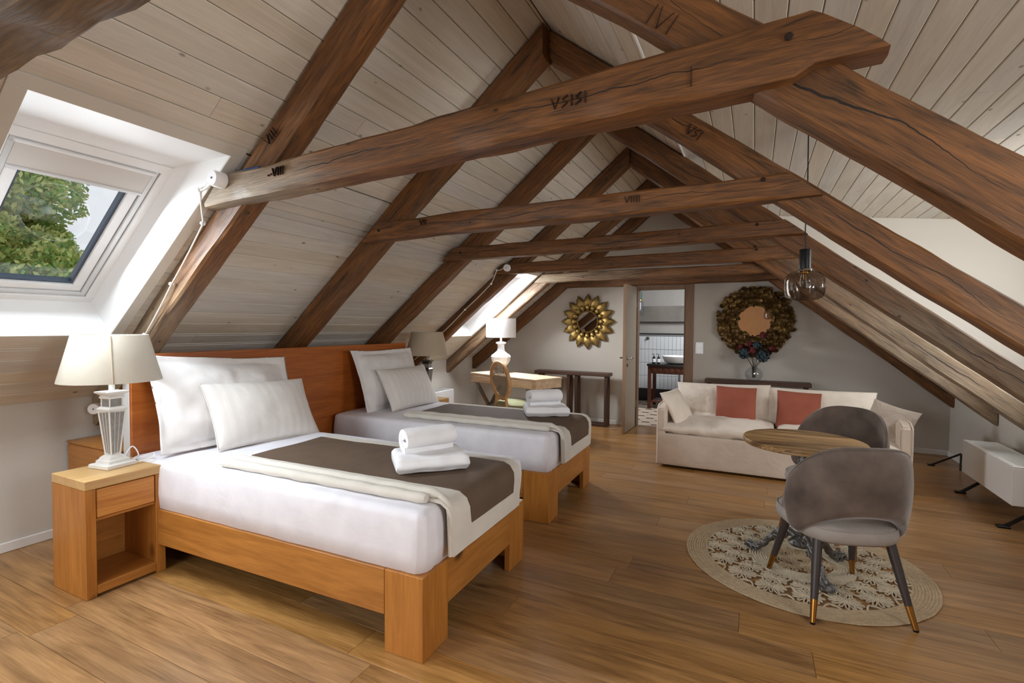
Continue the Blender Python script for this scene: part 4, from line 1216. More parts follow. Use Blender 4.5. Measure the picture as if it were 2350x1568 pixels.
# ------------------------------------------------------------------ desk
DZT = 0.685
c1, c2, c3, c4 = Vector((-3.10, 5.18)), Vector((-2.062, 4.792)), Vector((-1.91, 5.187)), Vector((-2.95, 5.575))
dc = (c1+c2+c3+c4)/4; dax = (c2-c1).normalized(); dang = math.atan2(dax.y, dax.x); DL = (c2-c1).length; DW = (c3-c2).length
t = empty('desk', (dc.x, dc.y, 0), dang); tag(t, 'rustic pale wood writing desk on crossed metal legs', 'desk')
link('desk_top', boxme(-DL/2, DL/2, -DW/2, DW/2, DZT-0.022, DZT, 0.003), 'desk', t)
link('apron', boxme(-DL/2+0.006, DL/2-0.006, -DW/2+0.006, DW/2-0.006, DZT-0.112, DZT-0.0225, 0.003), 'desk', t)
for i in range(3):
    a = -DL/2+0.05+i*(DL-0.1)/3
    dw = link('drawer_front', boxme(a+0.01, a+(DL-0.1)/3-0.01, -DW/2-0.001, -DW/2+0.02, DZT-0.105, DZT-0.032, 0.002), 'desk', t)
for ex in (-DL/2+0.12, DL/2-0.12):
    for (sa, sb) in ((-1, 1), (1, -1)):
        p0 = Vector((ex+0.0, sa*(DW/2-0.03), DZT-0.113)); p1 = Vector((ex, sb*(DW/2-0.03), 0.0))
        d = (p1-p0).normalized(); bm = bmesh.new()
        s_ = Vector((1, 0, 0))*0.028; n_ = d.cross(Vector((1, 0, 0))).normalized()*0.014
        offx = 0.0285*sa
        A = [bm.verts.new(p0+Vector((offx, 0, 0))+u*s_*0.98+v*n_) for u, v in ((-1, -1), (1, -1), (1, 1), (-1, 1))]
        B = [bm.verts.new(p1+Vector((offx, 0, 0))+u*s_*0.98+v*n_) for u, v in ((-1, -1), (1, -1), (1, 1), (-1, 1))]
        for v in B: v.co.z = 0.0
        for v in A: v.co.z = DZT-0.1125
        for k in range(4): bm.faces.new((A[k], A[(k+1) % 4], B[(k+1) % 4], B[k]))
        bm.faces.new(A[::-1]); bm.faces.new(B); bmesh.ops.recalc_face_normals(bm, faces=bm.faces)
        link('leg', tomesh(bm), 'steel', t)
link('stretcher', boxme(-DL/2+0.149, DL/2-0.149, -0.012, 0.012, 0.27, 0.30, 0.002), 'steel', t)

# white lamp on the desk
lp = Vector((dc.x, dc.y)) + dax*(-0.30) + Vector((-dax.y, dax.x))*0.06
t = empty('table_lamp', (lp.x, lp.y, DZT+0.001)); tag(t, 'white octagonal urn lamp with white drum shade on the desk', 'table lamp')
link('body', latheme([(0.062, 0), (0.066, 0.006), (0.062, 0.018), (0.040, 0.03), (0.034, 0.045), (0.05, 0.062), (0.085, 0.10), (0.112, 0.145), (0.118, 0.185), (0.121, 0.190), (0.112, 0.212), (0.075, 0.236), (0.048, 0.262), (0.042, 0.29), (0.042, 0.335), (0.050, 0.345), (0.062, 0.352), (0.062, 0.366), (0.03, 0.374), (0.012, 0.376)], 8, R(22.5), True, 12), 'porc', t)
link('stem', latheme([(0.012, 0.376), (0.012, 0.46), (0.002, 0.462)], 12), 'porc', t)
link('lamp_shade', latheme([(0.182, 0.425), (0.182, 0.655), (0.179, 0.655), (0.179, 0.425), (0.182, 0.425)], 48, cap=False), 'shadew', t)

# oval-back chair
f_ = Vector((0.53, 0.85, 0)).normalized(); ca = math.atan2(f_.y, f_.x)-PI/2
t = empty('desk_chair', (-2.33, 4.90, 0), ca); tag(t, 'oval cane-backed chair with green seat in front of the desk', 'chair')
fr_ = []
bz = 0.665
oval = [(0.185*math.cos(a), -0.215-0.13*(math.sin(a)*0.195+0.02), bz+0.195*math.sin(a)) for a in [2*PI*i/40 for i in range(40)]]
link('back_frame', tubeme(oval, 0.021, 8, True), 'chairwood', t)
bm = bmesh.new()
for i in range(-8, 9):
    for s in (-1, 1):
        pts2 = []
        for q in range(-12, 13):
            x_ = 0.022*i+s*q*0.012; z_ = q*0.0155
            if (x_/0.172)**2+(z_/0.182)**2 < 1: pts2.append((x_, -0.213-0.13*(z_+0.02), bz+z_))
        if len(pts2) > 1: tube(bm, [pts2[0], pts2[-1]], 0.0042, 4, cap=False)
link('cane_panel', tomesh(bm), 'cane', t)
o_ = link('seat', latheme([(0.02, 0.375), (0.22, 0.378), (0.235, 0.395), (0.235, 0.412), (0.20, 0.432), (0.12, 0.444), (0.001, 0.448)], 36), 'green', t)
link('seat_rail', latheme([(0.20, 0.325), (0.228, 0.33), (0.232, 0.372), (0.20, 0.376)], 36), 'chairwood', t)
for (x_, y_) in ((-0.16, 0.16), (0.16, 0.16)):
    link('leg', latheme([(0.010, 0), (0.013, 0.02), (0.020, 0.28), (0.026, 0.30), (0.026, 0.33)], 12), 'chairwood', t, loc=(x_, y_, 0))
for s in (-1, 1):
    link('leg', tubeme([(s*0.13, -0.27, 0.0), (s*0.125, -0.205, 0.25), (s*0.11, -0.20, 0.36), (s*0.10, -0.205, 0.50)], [0.012, 0.018, 0.02, 0.015], 8), 'chairwood', t)

# ------------------------------------------------------------------ consoles
def console(x0, x1, y0, y1, H, legs, rails, label):
    cx, cy = (x0+x1)/2, (y0+y1)/2
    t = empty('console_table', (cx, cy, 0)); tag(t, label, 'console table', 'narrow dark console tables')
    link('top_board', boxme(x0-cx, x1-cx, y0-cy, y1-cy, H-0.042, H, 0.004), 'darkwood', t)
    for lx in legs:
        for ly in (y0+0.015, y1-0.055):
            link('leg', boxme(lx-cx-0.018, lx-cx+0.018, ly-cy, ly-cy+0.04, 0, H-0.043, 0.002), 'darkwoodZ', t)
    for (a, b) in rails:
        for ly in (y0+0.018, y1-0.052): link('floor_rail', boxme(a-cx, b-cx, ly-cy, ly-cy+0.034, 0.0, 0.036, 0.002), 'darkwood', t)
    return t
console(-2.60, -1.60, 5.985, 6.16, 0.672, (-2.53, -2.135, -2.03, -1.645), ((-2.51, -2.155), (-2.01, -1.665)), 'dark wooden console table under the sunburst mirror')
console(-0.50, 0.545, 5.985, 6.16, 0.668, (-0.455, 0.02, 0.50), ((-0.435, 0.0), (0.04, 0.48)), 'dark wooden console table under the gold wreath mirror, behind the sofa')

# vase with dried flowers
t = empty('vase', (0.0, 6.07, 0.669)); tag(t, 'small round clear glass vase on the console behind the sofa', 'vase')
link('glass_body', latheme([(0.035, 0), (0.06, 0.008), (0.086, 0.045), (0.09, 0.075), (0.078, 0.11), (0.045, 0.14), (0.028, 0.152), (0.034, 0.168)], 32, cap=False, flute=lambda a, z: 0.035*math.cos(12*a)), 'clear', t)
link('foot', latheme([(0.034, 0), (0.034, 0.004), (0.001, 0.004)], 20), 'clear', t)
t = empty('flower_bouquet', (0.0, 6.07, 0.70)); tag(t, 'bouquet of dusty blue and dark red dried flowers in the glass vase', 'flowers')
def blossom(bm, c, r, n, sd, petal=0.022):
    q = random.Random(sd)
    for i in range(n):
        d = Vector((q.gauss(0, 1), q.gauss(0, 1), q.gauss(0, 1))).normalized(); p = Vector(c)+d*r*q.uniform(0.8, 1.05)
        a = d.orthogonal().normalized(); a.rotate(Matrix.Rotation(q.uniform(0, 6.28), 3, d)); b = d.cross(a)
        s = petal*q.uniform(0.6, 1.1)
        vs = [bm.verts.new(p+a*s), bm.verts.new(p+b*s*0.7+d*0.3*s), bm.verts.new(p-a*s), bm.verts.new(p-b*s*0.7+d*0.3*s)]
        bm.faces.new(vs)
        cc = bm.verts.new(p+d*0.004)
heads = [((-0.10, -0.03, 0.265), 0.055, 'flblue', 90), ((0.085, -0.04, 0.245), 0.068, 'flblue', 110), ((0.02, -0.02, 0.35), 0.05, 'flblue', 60), ((-0.02, -0.07, 0.30), 0.034, 'flred', 40), ((-0.05, 0.0, 0.37), 0.03, 'flred', 36), ((0.17, -0.02, 0.325), 0.030, 'flred', 36), ((-0.14, 0.0, 0.335), 0.026, 'flred', 30), ((0.085, 0.0, 0.47), 0.030, 'flred', 36)]
for i, (c, r, m_, n_) in enumerate(heads):
    bm = bmesh.new(); bmesh.ops.create_icosphere(bm, subdivisions=1, radius=r*0.8, matrix=Matrix.Translation(c)); blossom(bm, c, r, n_, i)
    f1 = link('flower_head', tomesh(bm), m_, t)
    tag(f1, 'dusty blue flower head' if m_ == 'flblue' else 'dark red flower head')
    link('stem', tubeme([(c[0]*0.1, c[1]*0.1, 0.0), (c[0]*0.12, c[1]*0.12, 0.12), c], 0.003, 5), 'stem', f1)

# ------------------------------------------------------------------ sunburst mirror
def leafmesh(L_, W, lift=0.02, n=9, serr=0.12, fold=0.25):
    bm = bmesh.new(); rows = []
    for i in range(n+1):
        u = i/n; w = W/2*(math.sin(PI*min(1, u**0.75*1.0)) ** 0.8 if 0 < u < 1 else 0.0)
        if i == 0: w = W*0.18
        if 0 < i < n: w *= 1+serr*(1 if i % 2 else -1)
        z = lift*math.sin(PI*u*0.9)
        rows.append([bm.verts.new((x_, L_*u, z+ (0 if k in (1, 3) else (-W*fold*0.5 if k in (0, 4) else -W*0.03)))) for k, x_ in enumerate((-w, -w*0.5, 0, w*0.5, w))])
    for i in range(n):
        for k in range(4):
            bm.faces.new((rows[i][k], rows[i][k+1], rows[i+1][k+1], rows[i+1][k]))
    # back side for thickness
    r = bmesh.ops.extrude_face_region(bm, geom=list(bm.faces)); vs = [v for v in r['geom'] if isinstance(v, bmesh.types.BMVert)]
    bmesh.ops.translate(bm, vec=(0, 0, -0.003), verts=vs)
    bmesh.ops.recalc_face_normals(bm, faces=bm.faces)
    return sharp(tomesh(bm), 40)
t = empty('sunburst_mirror', (-1.955, YF-0.006, 1.315)); tag(t, 'gold sunburst mirror with leaf rays on the back wall', 'mirror')
T0 = Matrix.Rotation(R(90), 4, 'X')      # local z -> -Y (into the room)
link('mirror_glass', latheme([(0.128, 0.0), (0.128, 0.022), (0.0005, 0.0225)], 40), 'mirror', t, mtx=T0)
link('rim', latheme([(0.125, 0.02), (0.132, 0.028), (0.142, 0.028), (0.150, 0.02), (0.15, 0.0)], 48, cap=False), 'golddk', t, mtx=T0)
me_b = latheme([(0.008, 0), (0.008, 0.004), (0.004, 0.008), (0.0005, 0.009)], 8); me_b.materials.append(M['gold'])
for i in range(32):
    a = 2*PI*i/32; link('bead', me_b, None, t, mtx=T0 @ Matrix.Translation((0.137*math.cos(a), 0.137*math.sin(a), 0.026)))
me_l = leafmesh(0.215, 0.115, 0.03); me_l.materials.append(M['gold'])
me_s = leafmesh(0.085, 0.05, 0.02); me_s.materials.append(M['gold'])
for i in range(16):
    a = 2*PI*i/16
    link('leaf_ray', me_l, None, t, mtx=T0 @ Matrix.Rotation(a-PI/2, 4, 'Z') @ Matrix.Translation((0, 0.148, 0.012)))
    link('small_leaf', me_s, None, t, mtx=T0 @ Matrix.Rotation(a-PI/2, 4, 'Z') @ Matrix.Translation((0, 0.142, 0.03)))

# ------------------------------------------------------------------ wreath mirror
t = empty('wreath_mirror', (-0.005, YF-0.006, 1.325)); tag(t, 'round mirror framed by a thick wreath of antique gold petals', 'mirror')
link('mirror_glass', latheme([(0.19, 0.0), (0.19, 0.03), (0.0005, 0.0305)], 40), 'mirror', t, mtx=T0)
link('back_ring', latheme([(0.17, 0.0), (0.17, 0.034), (0.34, 0.03), (0.36, 0.0)], 40, cap=False), 'golddk', t, mtx=T0)
def petalmesh(s, sd):
    bm = bmesh.new(); q = random.Random(sd); n = 8
    c = bm.verts.new((0, 0, -0.25*s)); ring = []; ring2 = []
    for k in range(n):
        a = 2*PI*k/n; rr = s*(1+0.12*q.uniform(-1, 1))
        ring.append(bm.verts.new((rr*0.6*math.cos(a), rr*0.6*math.sin(a), 0.02*s))); ring2.append(bm.verts.new((rr*math.cos(a), rr*math.sin(a), 0.35*s+0.15*s*q.uniform(-1, 1))))
    for k in range(n):
        bm.faces.new((c, ring[k], ring[(k+1) % n])); bm.faces.new((ring[k], ring2[k], ring2[(k+1) % n], ring[(k+1) % n]))
    r = bmesh.ops.extrude_face_region(bm, geom=list(bm.faces)); vs = [v for v in r['geom'] if isinstance(v, bmesh.types.BMVert)]
    bmesh.ops.translate(bm, vec=(0, 0, -0.08*s), verts=vs); bmesh.ops.recalc_face_normals(bm, faces=bm.faces)
    return sharp(tomesh(bm), 50)
PM = [petalmesh(0.036, s) for s in range(4)]
for i, me in enumerate(PM): me.materials.append(M['wreathgold'] if i % 2 else M['golddk'])
q = random.Random(4)
for ring, (rr, n_, zz) in enumerate(((0.192, 24, 0.045), (0.235, 30, 0.075), (0.285, 36, 0.085), (0.33, 40, 0.07), (0.37, 44, 0.04))):
    for i in range(n_):
        a = 2*PI*(i+0.5*(ring % 2))/n_+q.uniform(-0.05, 0.05); r_ = rr+q.uniform(-0.012, 0.012)
        tilt = Matrix.Rotation(a, 4, 'Z') @ Matrix.Rotation((ring-2)*0.35+q.uniform(-0.5, 0.5), 4, 'Y') @ Matrix.Rotation(q.uniform(-0.6, 0.6), 4, 'X')
        s_ = q.uniform(0.8, 1.15)
        link('petal', PM[q.randrange(4)], None, t, mtx=T0 @ Matrix.Translation((r_*math.cos(a), r_*math.sin(a), zz+q.uniform(-0.012, 0.012))) @ tilt @ Matrix.Scale(s_, 4))

# light switch
t = empty('light_switch', (-0.587, YF-0.001, 1.005)); tag(t, 'white double light switch plate right of the bathroom door', 'light switch')
link('plate', boxme(-0.045, 0.045, -0.008, 0, -0.07, 0.07, 0.003), 'porc', t)
for s in (-1, 1): link('rocker', boxme(-0.033, 0.033, -0.013, -0.0085, s*0.034-0.029, s*0.034+0.029, 0.002), 'porc', t)

# ------------------------------------------------------------------ door frame, leaf, bathroom
g = empty('door_1'); tag(g, kind='structure')
link('door_frame', boxme(DX1-0.005, DX1+0.092, YF-0.012, YF+0.0, 0.0, DZ+0.06, 0.003), 'jamb', g)
link('door_frame', boxme(DX0-0.015, DX0+0.012, YF-0.012, YF+0.0, 0.0, DZ+0.06, 0.003), 'jamb', g)
link('door_frame', boxme(DX0+0.013, DX1-0.006, YF-0.012, YF+0.0, DZ-0.012, DZ+0.06, 0.003), 'jamb', g)
link('jamb', boxme(DX1-0.02, DX1-0.001, YF+0.001, YF+0.12, 0, DZ-0.021, 0.002), 'jamb', g)
link('jamb', boxme(DX0+0.001, DX0+0.02, YF+0.001, YF+0.12, 0, DZ-0.021, 0.002), 'jamb', g)
link('jamb', boxme(DX0+0.001, DX1-0.001, YF+0.001, YF+0.12, DZ-0.02, DZ-0.001, 0.002), 'jamb', g)
link('threshold', boxme(DX0, DX1, YF-0.0, YF+0.12, -0.02, 0.002, 0.001), 'jamb', g)
t = empty('door_leaf', (DX0+0.006, YF-0.013, 0), R(-91)); tag(t, 'open pale door leaf seen edge-on, hinged left of the bathroom doorway', 'door')
# local: X along leaf from hinge, Y thickness
link('panel', boxme(0.0, 0.50, -0.036, 0.0, 0.008, 1.745, 0.002), plain('door_leaf_paint', (186, 172, 152), 0.45), t)
link('edge_strip', boxme(0.5, 0.504, -0.036, 0.0, 0.008, 1.745, 0.001), 'jamb', t)
for s, y_ in ((1, 0.0), (-1, -0.036)):
    hd = link('handle', tubeme([(0.435, y_, 0.885), (0.435, y_+s*0.045, 0.885), (0.345, y_+s*0.048, 0.885)], 0.009, 10), 'chrome', t)
    link('rosette', latheme([(0.024, 0), (0.024, 0.006), (0.008, 0.009)], 20), 'chrome', hd, mtx=Matrix.Translation((0.435, y_, 0.885)) @ Matrix.Rotation(-s*PI/2, 4, 'X'))
    link('key_plate', latheme([(0.02, 0), (0.02, 0.006), (0.006, 0.009)], 20), 'brass', hd, mtx=Matrix.Translation((0.435, y_, 0.80)) @ Matrix.Rotation(-s*PI/2, 4, 'X'))
for z_ in (0.25, 1.5): link('hinge', latheme([(0.008, 0), (0.008, 0.08)], 10), 'chrome', t, loc=(0.0, 0.004, z_))

BY = 8.6; BXL, BXR = -2.3, 0.3
wall('wall_bath_left', lambda bm: box(bm, BXL-0.1, BXL, YF+0.12, BY+0.1, -0.05, 2.4), 'bathwall')
wall('wall_bath_right', lambda bm: box(bm, BXR, BXR+0.1, YF+0.12, BY+0.1, -0.05, 2.4), 'bathwall')
wall('wall_bath_back', lambda bm: box(bm, BXL, BXR, BY, BY+0.1, -0.05, 2.4), 'bathwall')
wall('wall_bath_inner', lambda bm: (box(bm, BXL, DX0, YF+0.121, YF+0.14, -0.05, 2.4), box(bm, DX1, BXR, YF+0.121, YF+0.14, -0.05, 2.4), box(bm, DX0, DX1, YF+0.121, YF+0.14, DZ, 2.4)), 'bathwall')
wall('ceiling_bath', lambda bm: box(bm, BXL, BXR, YF+0.12, BY, 2.15, 2.25), 'bathwall')
o = link('wall_bath_concrete', boxme(BXL, BXR, BY-0.10, BY, 1.34, 1.60, 0.004), 'concrete'); tag(o, kind='structure')
g = empty('wall_bath_tiling'); tag(g, kind='structure')
link('grout_bed', boxme(BXL, BXR, BY-0.012, BY, 0.20, 1.13), 'grout', g)
link('trim_strip', boxme(BXL, BXR, BY-0.02, BY, 1.13, 1.145), 'black', g)
link('plinth', boxme(BXL, BXR, BY-0.018, BY, 0.0, 0.20), 'stone', g)
me_t = boxme(-0.0305, 0.0305, -0.008, 0, -0.109, 0.109, 0.002); me_t.materials.append(M['tile'])
for r_ in range(4):
    for c_ in range(17):
        link('tile', me_t, None, g, loc=(-1.90+c_*0.064, BY-0.0125, 0.315+r_*0.2225+0.0))
g = empty('floor_bath'); tag(g, kind='structure')
link('slab', boxme(BXL, BXR, YF+0.12, BY, -0.05, -0.004), 'grout', g)
me_t1 = boxme(-0.0735, 0.0735, -0.0735, 0.0735, -0.004, 0.0, 0.001); me_t1.materials.append(M['tilefloor'])
me_t2 = boxme(-0.05, 0.05, -0.03, 0.03, -0.004, 0.0006, 0.001); me_t2.materials.append(M['tilered'])
for i in range(9):
    for j in range(15):
        x_, y_ = -1.72+i*0.15, YF+0.20+j*0.15
        if y_ > BY-0.08: continue
        link('tile', me_t1, None, g, loc=(x_, y_, 0))
        if (i+j) % 2 == 0: link('tile', me_t2, None, g, loc=(x_, y_, 0.0005))
# vanity
t = empty('vanity_table', (-1.05, 7.95, 0)); tag(t, 'carved brown wooden washstand with black top seen through the doorway', 'vanity')
link('stone_top', boxme(-0.42, 0.5, -0.26, 0.26, 0.655, 0.69, 0.004), 'stone', t)
for lx in (-0.385, 0.44):
    for ly in (-0.23, 0.19):
        bm = bmesh.new(); box(bm, lx-0.025, lx+0.025, ly-0.005, ly+0.045, 0, 0.654, 0.004); link('leg', tomesh(bm), 'brownold', t)
bm = bmesh.new()
box(bm, -0.36, 0.415, -0.235, -0.215, 0.54, 0.654, 0.003)
for i in range(9):
    lathe(bm, [(0.001, 0), (0.03, 0.002), (0.034, 0.008), (0.012, 0.012), (0.001, 0.013)], 10, mtx=Matrix.Translation((-0.31+i*0.085, -0.235, 0.60)) @ Matrix.Rotation(R(90), 4, 'X'))
link('carved_apron', sharp(tomesh(bm), 30), 'brownold', t)
link('shelf', boxme(-0.36, 0.415, -0.2, 0.2, 0.10, 0.12, 0.002), 'brownold', t)
link('drain_pipe', tubeme([(0.02, 0.02, 0.65), (0.02, 0.02, 0.42), (0.05, 0.02, 0.36), (0.09, 0.02, 0.42), (0.12, 0.2, 0.44)], 0.017, 10), 'chrome', t)
o = link('wash_basin', latheme([(0.14, 0), (0.2, 0.02), (0.235, 0.09), (0.24, 0.115), (0.232, 0.117), (0.19, 0.045), (0.12, 0.02), (0.001, 0.018)], 40), 'porc', loc=(-1.04, 7.93, 0.691)); tag(o, 'round white basin on the washstand', 'basin')
o = empty('faucet', (-0.93, 8.12, 0.691)); tag(o, 'black tap reaching over the white basin', 'faucet')
link('spout', tubeme([(0, 0, 0), (0, 0, 0.17), (-0.005, -0.03, 0.185), (-0.02, -0.13, 0.165)], 0.012, 10), 'black', o); link('lever', tubeme([(0, 0, 0.17), (0.0, 0.02, 0.21)], 0.006, 8), 'black', o)
for i, x_ in enumerate((-1.385, -1.315)):
    o = empty('soap_bottle', (x_, 7.80, 0.691)); tag(o, ('dark pump bottle with white label at the washstand corner', 'dark pump bottle beside the basin rim')[i], 'bottle', 'soap bottles')
    link('bottle', latheme([(0.024, 0), (0.026, 0.005), (0.026, 0.085), (0.010, 0.10), (0.010, 0.112), (0.001, 0.113)], 16), 'black', o)
    link('label', latheme([(0.0266, 0.02), (0.0266, 0.075)], 16, cap=False), 'porc', o)
    link('pump', tubeme([(0, 0, 0.11), (0, 0, 0.145), (-0.03, 0, 0.143)], 0.005, 8), 'black', o)
o = empty('shower_valve', (-1.63, BY-0.021, 1.06)); tag(o, 'small black shower valve on the white tiles', 'valve')
link('knob', latheme([(0.028, 0), (0.028, 0.008), (0.014, 0.012), (0.014, 0.045), (0.018, 0.05), (0.001, 0.052)], 16), 'steel', o, mtx=T0)
# bathroom pendant
t = empty('pendant_lamp', (-1.66, 8.05, 2.149)); tag(t, 'green-capped pendant with clear glass cylinder in the bathroom', 'pendant lamp')
link('cord', latheme([(0.003, -0.34), (0.003, 0)], 6), 'black', t)
link('cap', latheme([(0.002, -0.34), (0.027, -0.345), (0.027, -0.46), (0.002, -0.465)], 20), 'greenmetal', t)
link('collar', latheme([(0.03, -0.462), (0.032, -0.48), (0.002, -0.482)], 20), 'brass', t)
link('glass_shade', latheme([(0.03, -0.475), (0.055, -0.50), (0.056, -0.70), (0.05, -0.72)], 24, cap=False), 'clear', t)
link('bulb', latheme([(0.001, -0.50), (0.012, -0.51), (0.016, -0.60), (0.001, -0.64)], 12), 'porc', t)

# ------------------------------------------------------------------ sofa
SX0, SX1, SY0, SY1 = -0.772, 1.062, 4.56, 5.40
t = empty('sofa', ((SX0+SX1)/2, (SY0+SY1)/2, 0)); tag(t, 'beige velvet two-seat sofa with loose covers', 'sofa')
hx = (SX1-SX0)/2; hy = (SY1-SY0)/2; AT = 0.072
def softbox(x0, x1, y0, y1, z0, z1, bev=0.014, sub_=0, wob=0.004, sd=0):
    bm = bmesh.new(); box(bm, x0, x1, y0, y1, z0, z1, 0)
    bmesh.ops.subdivide_edges(bm, edges=bm.edges[:], cuts=7, use_grid_fill=True)
    for v in bm.verts:
        v.co += Vector((nz(v.co.x*5+sd, v.co.y*5, v.co.z*5), nz(v.co.y*5, v.co.z*5+sd, v.co.x*5), 0.5*nz(v.co.z*5, v.co.x*5, sd)))*wob
    es = [e for e in bm.edges if len(e.link_faces) == 2 and e.calc_face_angle() > 1.0]
    bmesh.ops.bevel(bm, geom=es, offset=bev, segments=3, affect='EDGES', profile=0.5)
    return sharp(tomesh(bm), 60)
link('base', softbox(-hx+AT, hx-AT, -hy, hy-0.1, 0.035, 0.30, sd=1), 'sofa', t)
link('skirt', softbox(-hx, hx, -hy-0.004, -hy+0.02, 0.022, 0.30, 0.008, wob=0.006, sd=2), 'sofa', t)
for s in (-1, 1):
    a, b = (-hx, -hx+AT) if s < 0 else (hx-AT, hx)
    bm = bmesh.new()
    prism(bm, [(-hy, 0.022), (-hy+0.0, 0.515), (-hy+0.07, 0.545), (hy, 0.550), (hy, 0.022)], 'x', a, b)
    bmesh.ops.bevel(bm, geom=bm.edges[:], offset=0.012, segments=3, affect='EDGES')
    link('armrest', sharp(tomesh(bm), 50), 'sofa', t)
    yy = -hy-0.002
    xo = a if s < 0 else b
    link('piping', tubeme([(xo, -hy, 0.03), (xo, -hy, 0.51), (xo, -hy+0.07, 0.545), (xo, hy, 0.550)], 0.005, 6), 'sofac', t)
link('backrest', softbox(-hx+AT, hx-AT, hy-0.11, hy, 0.03, 0.550, sd=5), 'sofa', t)
for sx in (-1, 1):
    for sy in (-1, 1): link('foot', boxme(sx*(hx-0.08)-0.02, sx*(hx-0.08)+0.02, sy*(hy-0.08)-0.02, sy*(hy-0.08)+0.02, 0, 0.034), 'black', t)
SG = 'beige sofa seat cushions'
def flat(loc, rz=0, rx=0): return Matrix.Translation(loc) @ Matrix.Rotation(rz, 4, 'Z') @ Matrix.Rotation(rx, 4, 'X')
put('seat_cushion', pillow(0.935, 0.76, 0.15, k=0.04, seed=31, wr=0.016, n=34, pw=0.36), 'sofac', flat((-0.275, 4.925, 0.352), 0, R(2)), 'left seat cushion of the beige sofa', 'cushion', SG)
put('seat_cushion', pillow(0.86, 0.74, 0.14, k=0.05, seed=37, wr=0.014, n=34, pw=0.36), 'sofac', flat((0.60, 4.93, 0.350), 0, R(2)), 'right seat cushion of the beige sofa, behind the tub chairs', 'cushion', SG)
put('back_cushion', pillow(0.84, 0.37, 0.19, k=0.045, seed=41, wr=0.014, n=34), 'sofac', standing((-0.27, 5.19, 0.525), -90, 12, 1), 'left back cushion of the beige sofa', 'cushion', 'sofa back cushions')
put('back_cushion', pillow(0.86, 0.36, 0.19, k=0.045, seed=47, wr=0.014, n=34), 'sofac', standing((0.535, 5.19, 0.520), -90, 12, 0), 'right back cushion of the beige sofa', 'cushion', 'sofa back cushions')
put('throw_pillow', pillow(0.345, 0.345, 0.10, k=0.05, seed=51, wr=0.008, n=28), 'sofac', standing((-0.635, 4.83, 0.505), -22, 30, 4), 'cream square pillow leaning on the left sofa arm', 'pillow')
put('throw_pillow', pillow(0.345, 0.335, 0.11, k=0.035, seed=53, wr=0.006, n=28), 'rust', standing((-0.145, 5.025, 0.535), -88, 14, -1), 'rust red linen pillow, the left one on the sofa', 'pillow', 'rust red pillows')
put('throw_pillow', pillow(0.345, 0.335, 0.11, k=0.035, seed=57, wr=0.006, n=28), 'rust', standing((0.360, 5.035, 0.520), -90, 14, -2), 'rust red linen pillow, half hidden by the far tub chair', 'pillow', 'rust red pillows')
put('throw_pillow', pillow(0.33, 0.33, 0.12, k=0.07, seed=61, wr=0.02, n=30), 'satin', standing((0.96, 4.80, 0.495), -118, 22, -14), 'shiny crumpled grey-beige pillow at the right sofa arm', 'pillow')

# ------------------------------------------------------------------ round table
TCX, TCY, TR, TH = 0.238, 2.965, 0.285, 0.67
t = empty('bistro_table', (TCX, TCY, 0)); tag(t, 'round mottled wooden bistro table on ornate cast iron foot', 'table')
link('table_top', latheme([(0.001, TH-0.027), (TR-0.006, TH-0.027), (TR, TH-0.022), (TR, TH-0.005), (TR-0.004, TH), (0.001, TH)], 72), 'tabletop', t)
link('column', latheme([(0.05, 0.115), (0.058, 0.13), (0.045, 0.145), (0.030, 0.155), (0.034, 0.17), (0.05, 0.185), (0.052, 0.205), (0.034, 0.225), (0.026, 0.24), (0.034, 0.25), (0.026, 0.262), (0.022, 0.30), (0.027, 0.44), (0.034, 0.46), (0.026, 0.48), (0.022, 0.60), (0.05, 0.625), (0.09, 0.634), (0.09, 0.642), (0.02, 0.6425)], 20, flute=lambda a, z: 0.10*math.cos(8*a) if 0.16 < z < 0.22 else 0.03*math.cos(8*a)), 'castiron', t)
for ad_ in (153, -68, 42, -160):
    if ad_ == -160: continue
    a = R(ad_); e = empty('scroll_foot', (0, 0, 0), 0); 
    bpy.data.objects.remove(e)
    pth = smooth_path([(0.02, 0, 0.16), (0.07, 0, 0.175), (0.12, 0, 0.145), (0.17, 0, 0.085), (0.215, 0, 0.035), (0.26, 0, 0.022), (0.285, 0, 0.030)], 6)
    bm = bmesh.new(); n_ = len(pth)
    tube(bm, pth, [0.026*(1-0.35*i/n_)+0.004*math.sin(i*1.3) for i in range(n_)], 10, sy=0.8)
    tube(bm, [p+Vector((0, 0.014, 0.012)) for p in pth], 0.007, 6); tube(bm, [p+Vector((0, -0.014, 0.012)) for p in pth], 0.007, 6)
    # leaf scrolls on knee and toe
    for (cx_, cz_, rr) in ((0.075, 0.150, 0.024), (0.115, 0.118, 0.02), (0.262, 0.022, 0.022), (0.235, 0.02, 0.018)):
        for s in (-1, 1):
            sp = [(cx_+rr*(1-i/14)*math.cos(i*0.62), s*(0.020+0.0006*i), cz_+rr*(1-i/14)*math.sin(i*0.62)) for i in range(13)]
            tube(bm, sp, [0.007-0.0003*i for i in range(13)], 6)
    lo = min(v.co.z for v in bm.verts)
    for v in bm.verts:
        if v.co.z < 0.012: v.co.z = 0.012
    link('foot', sharp(tomesh(bm), 50), 'castiron', t, rot=(0, 0, a))

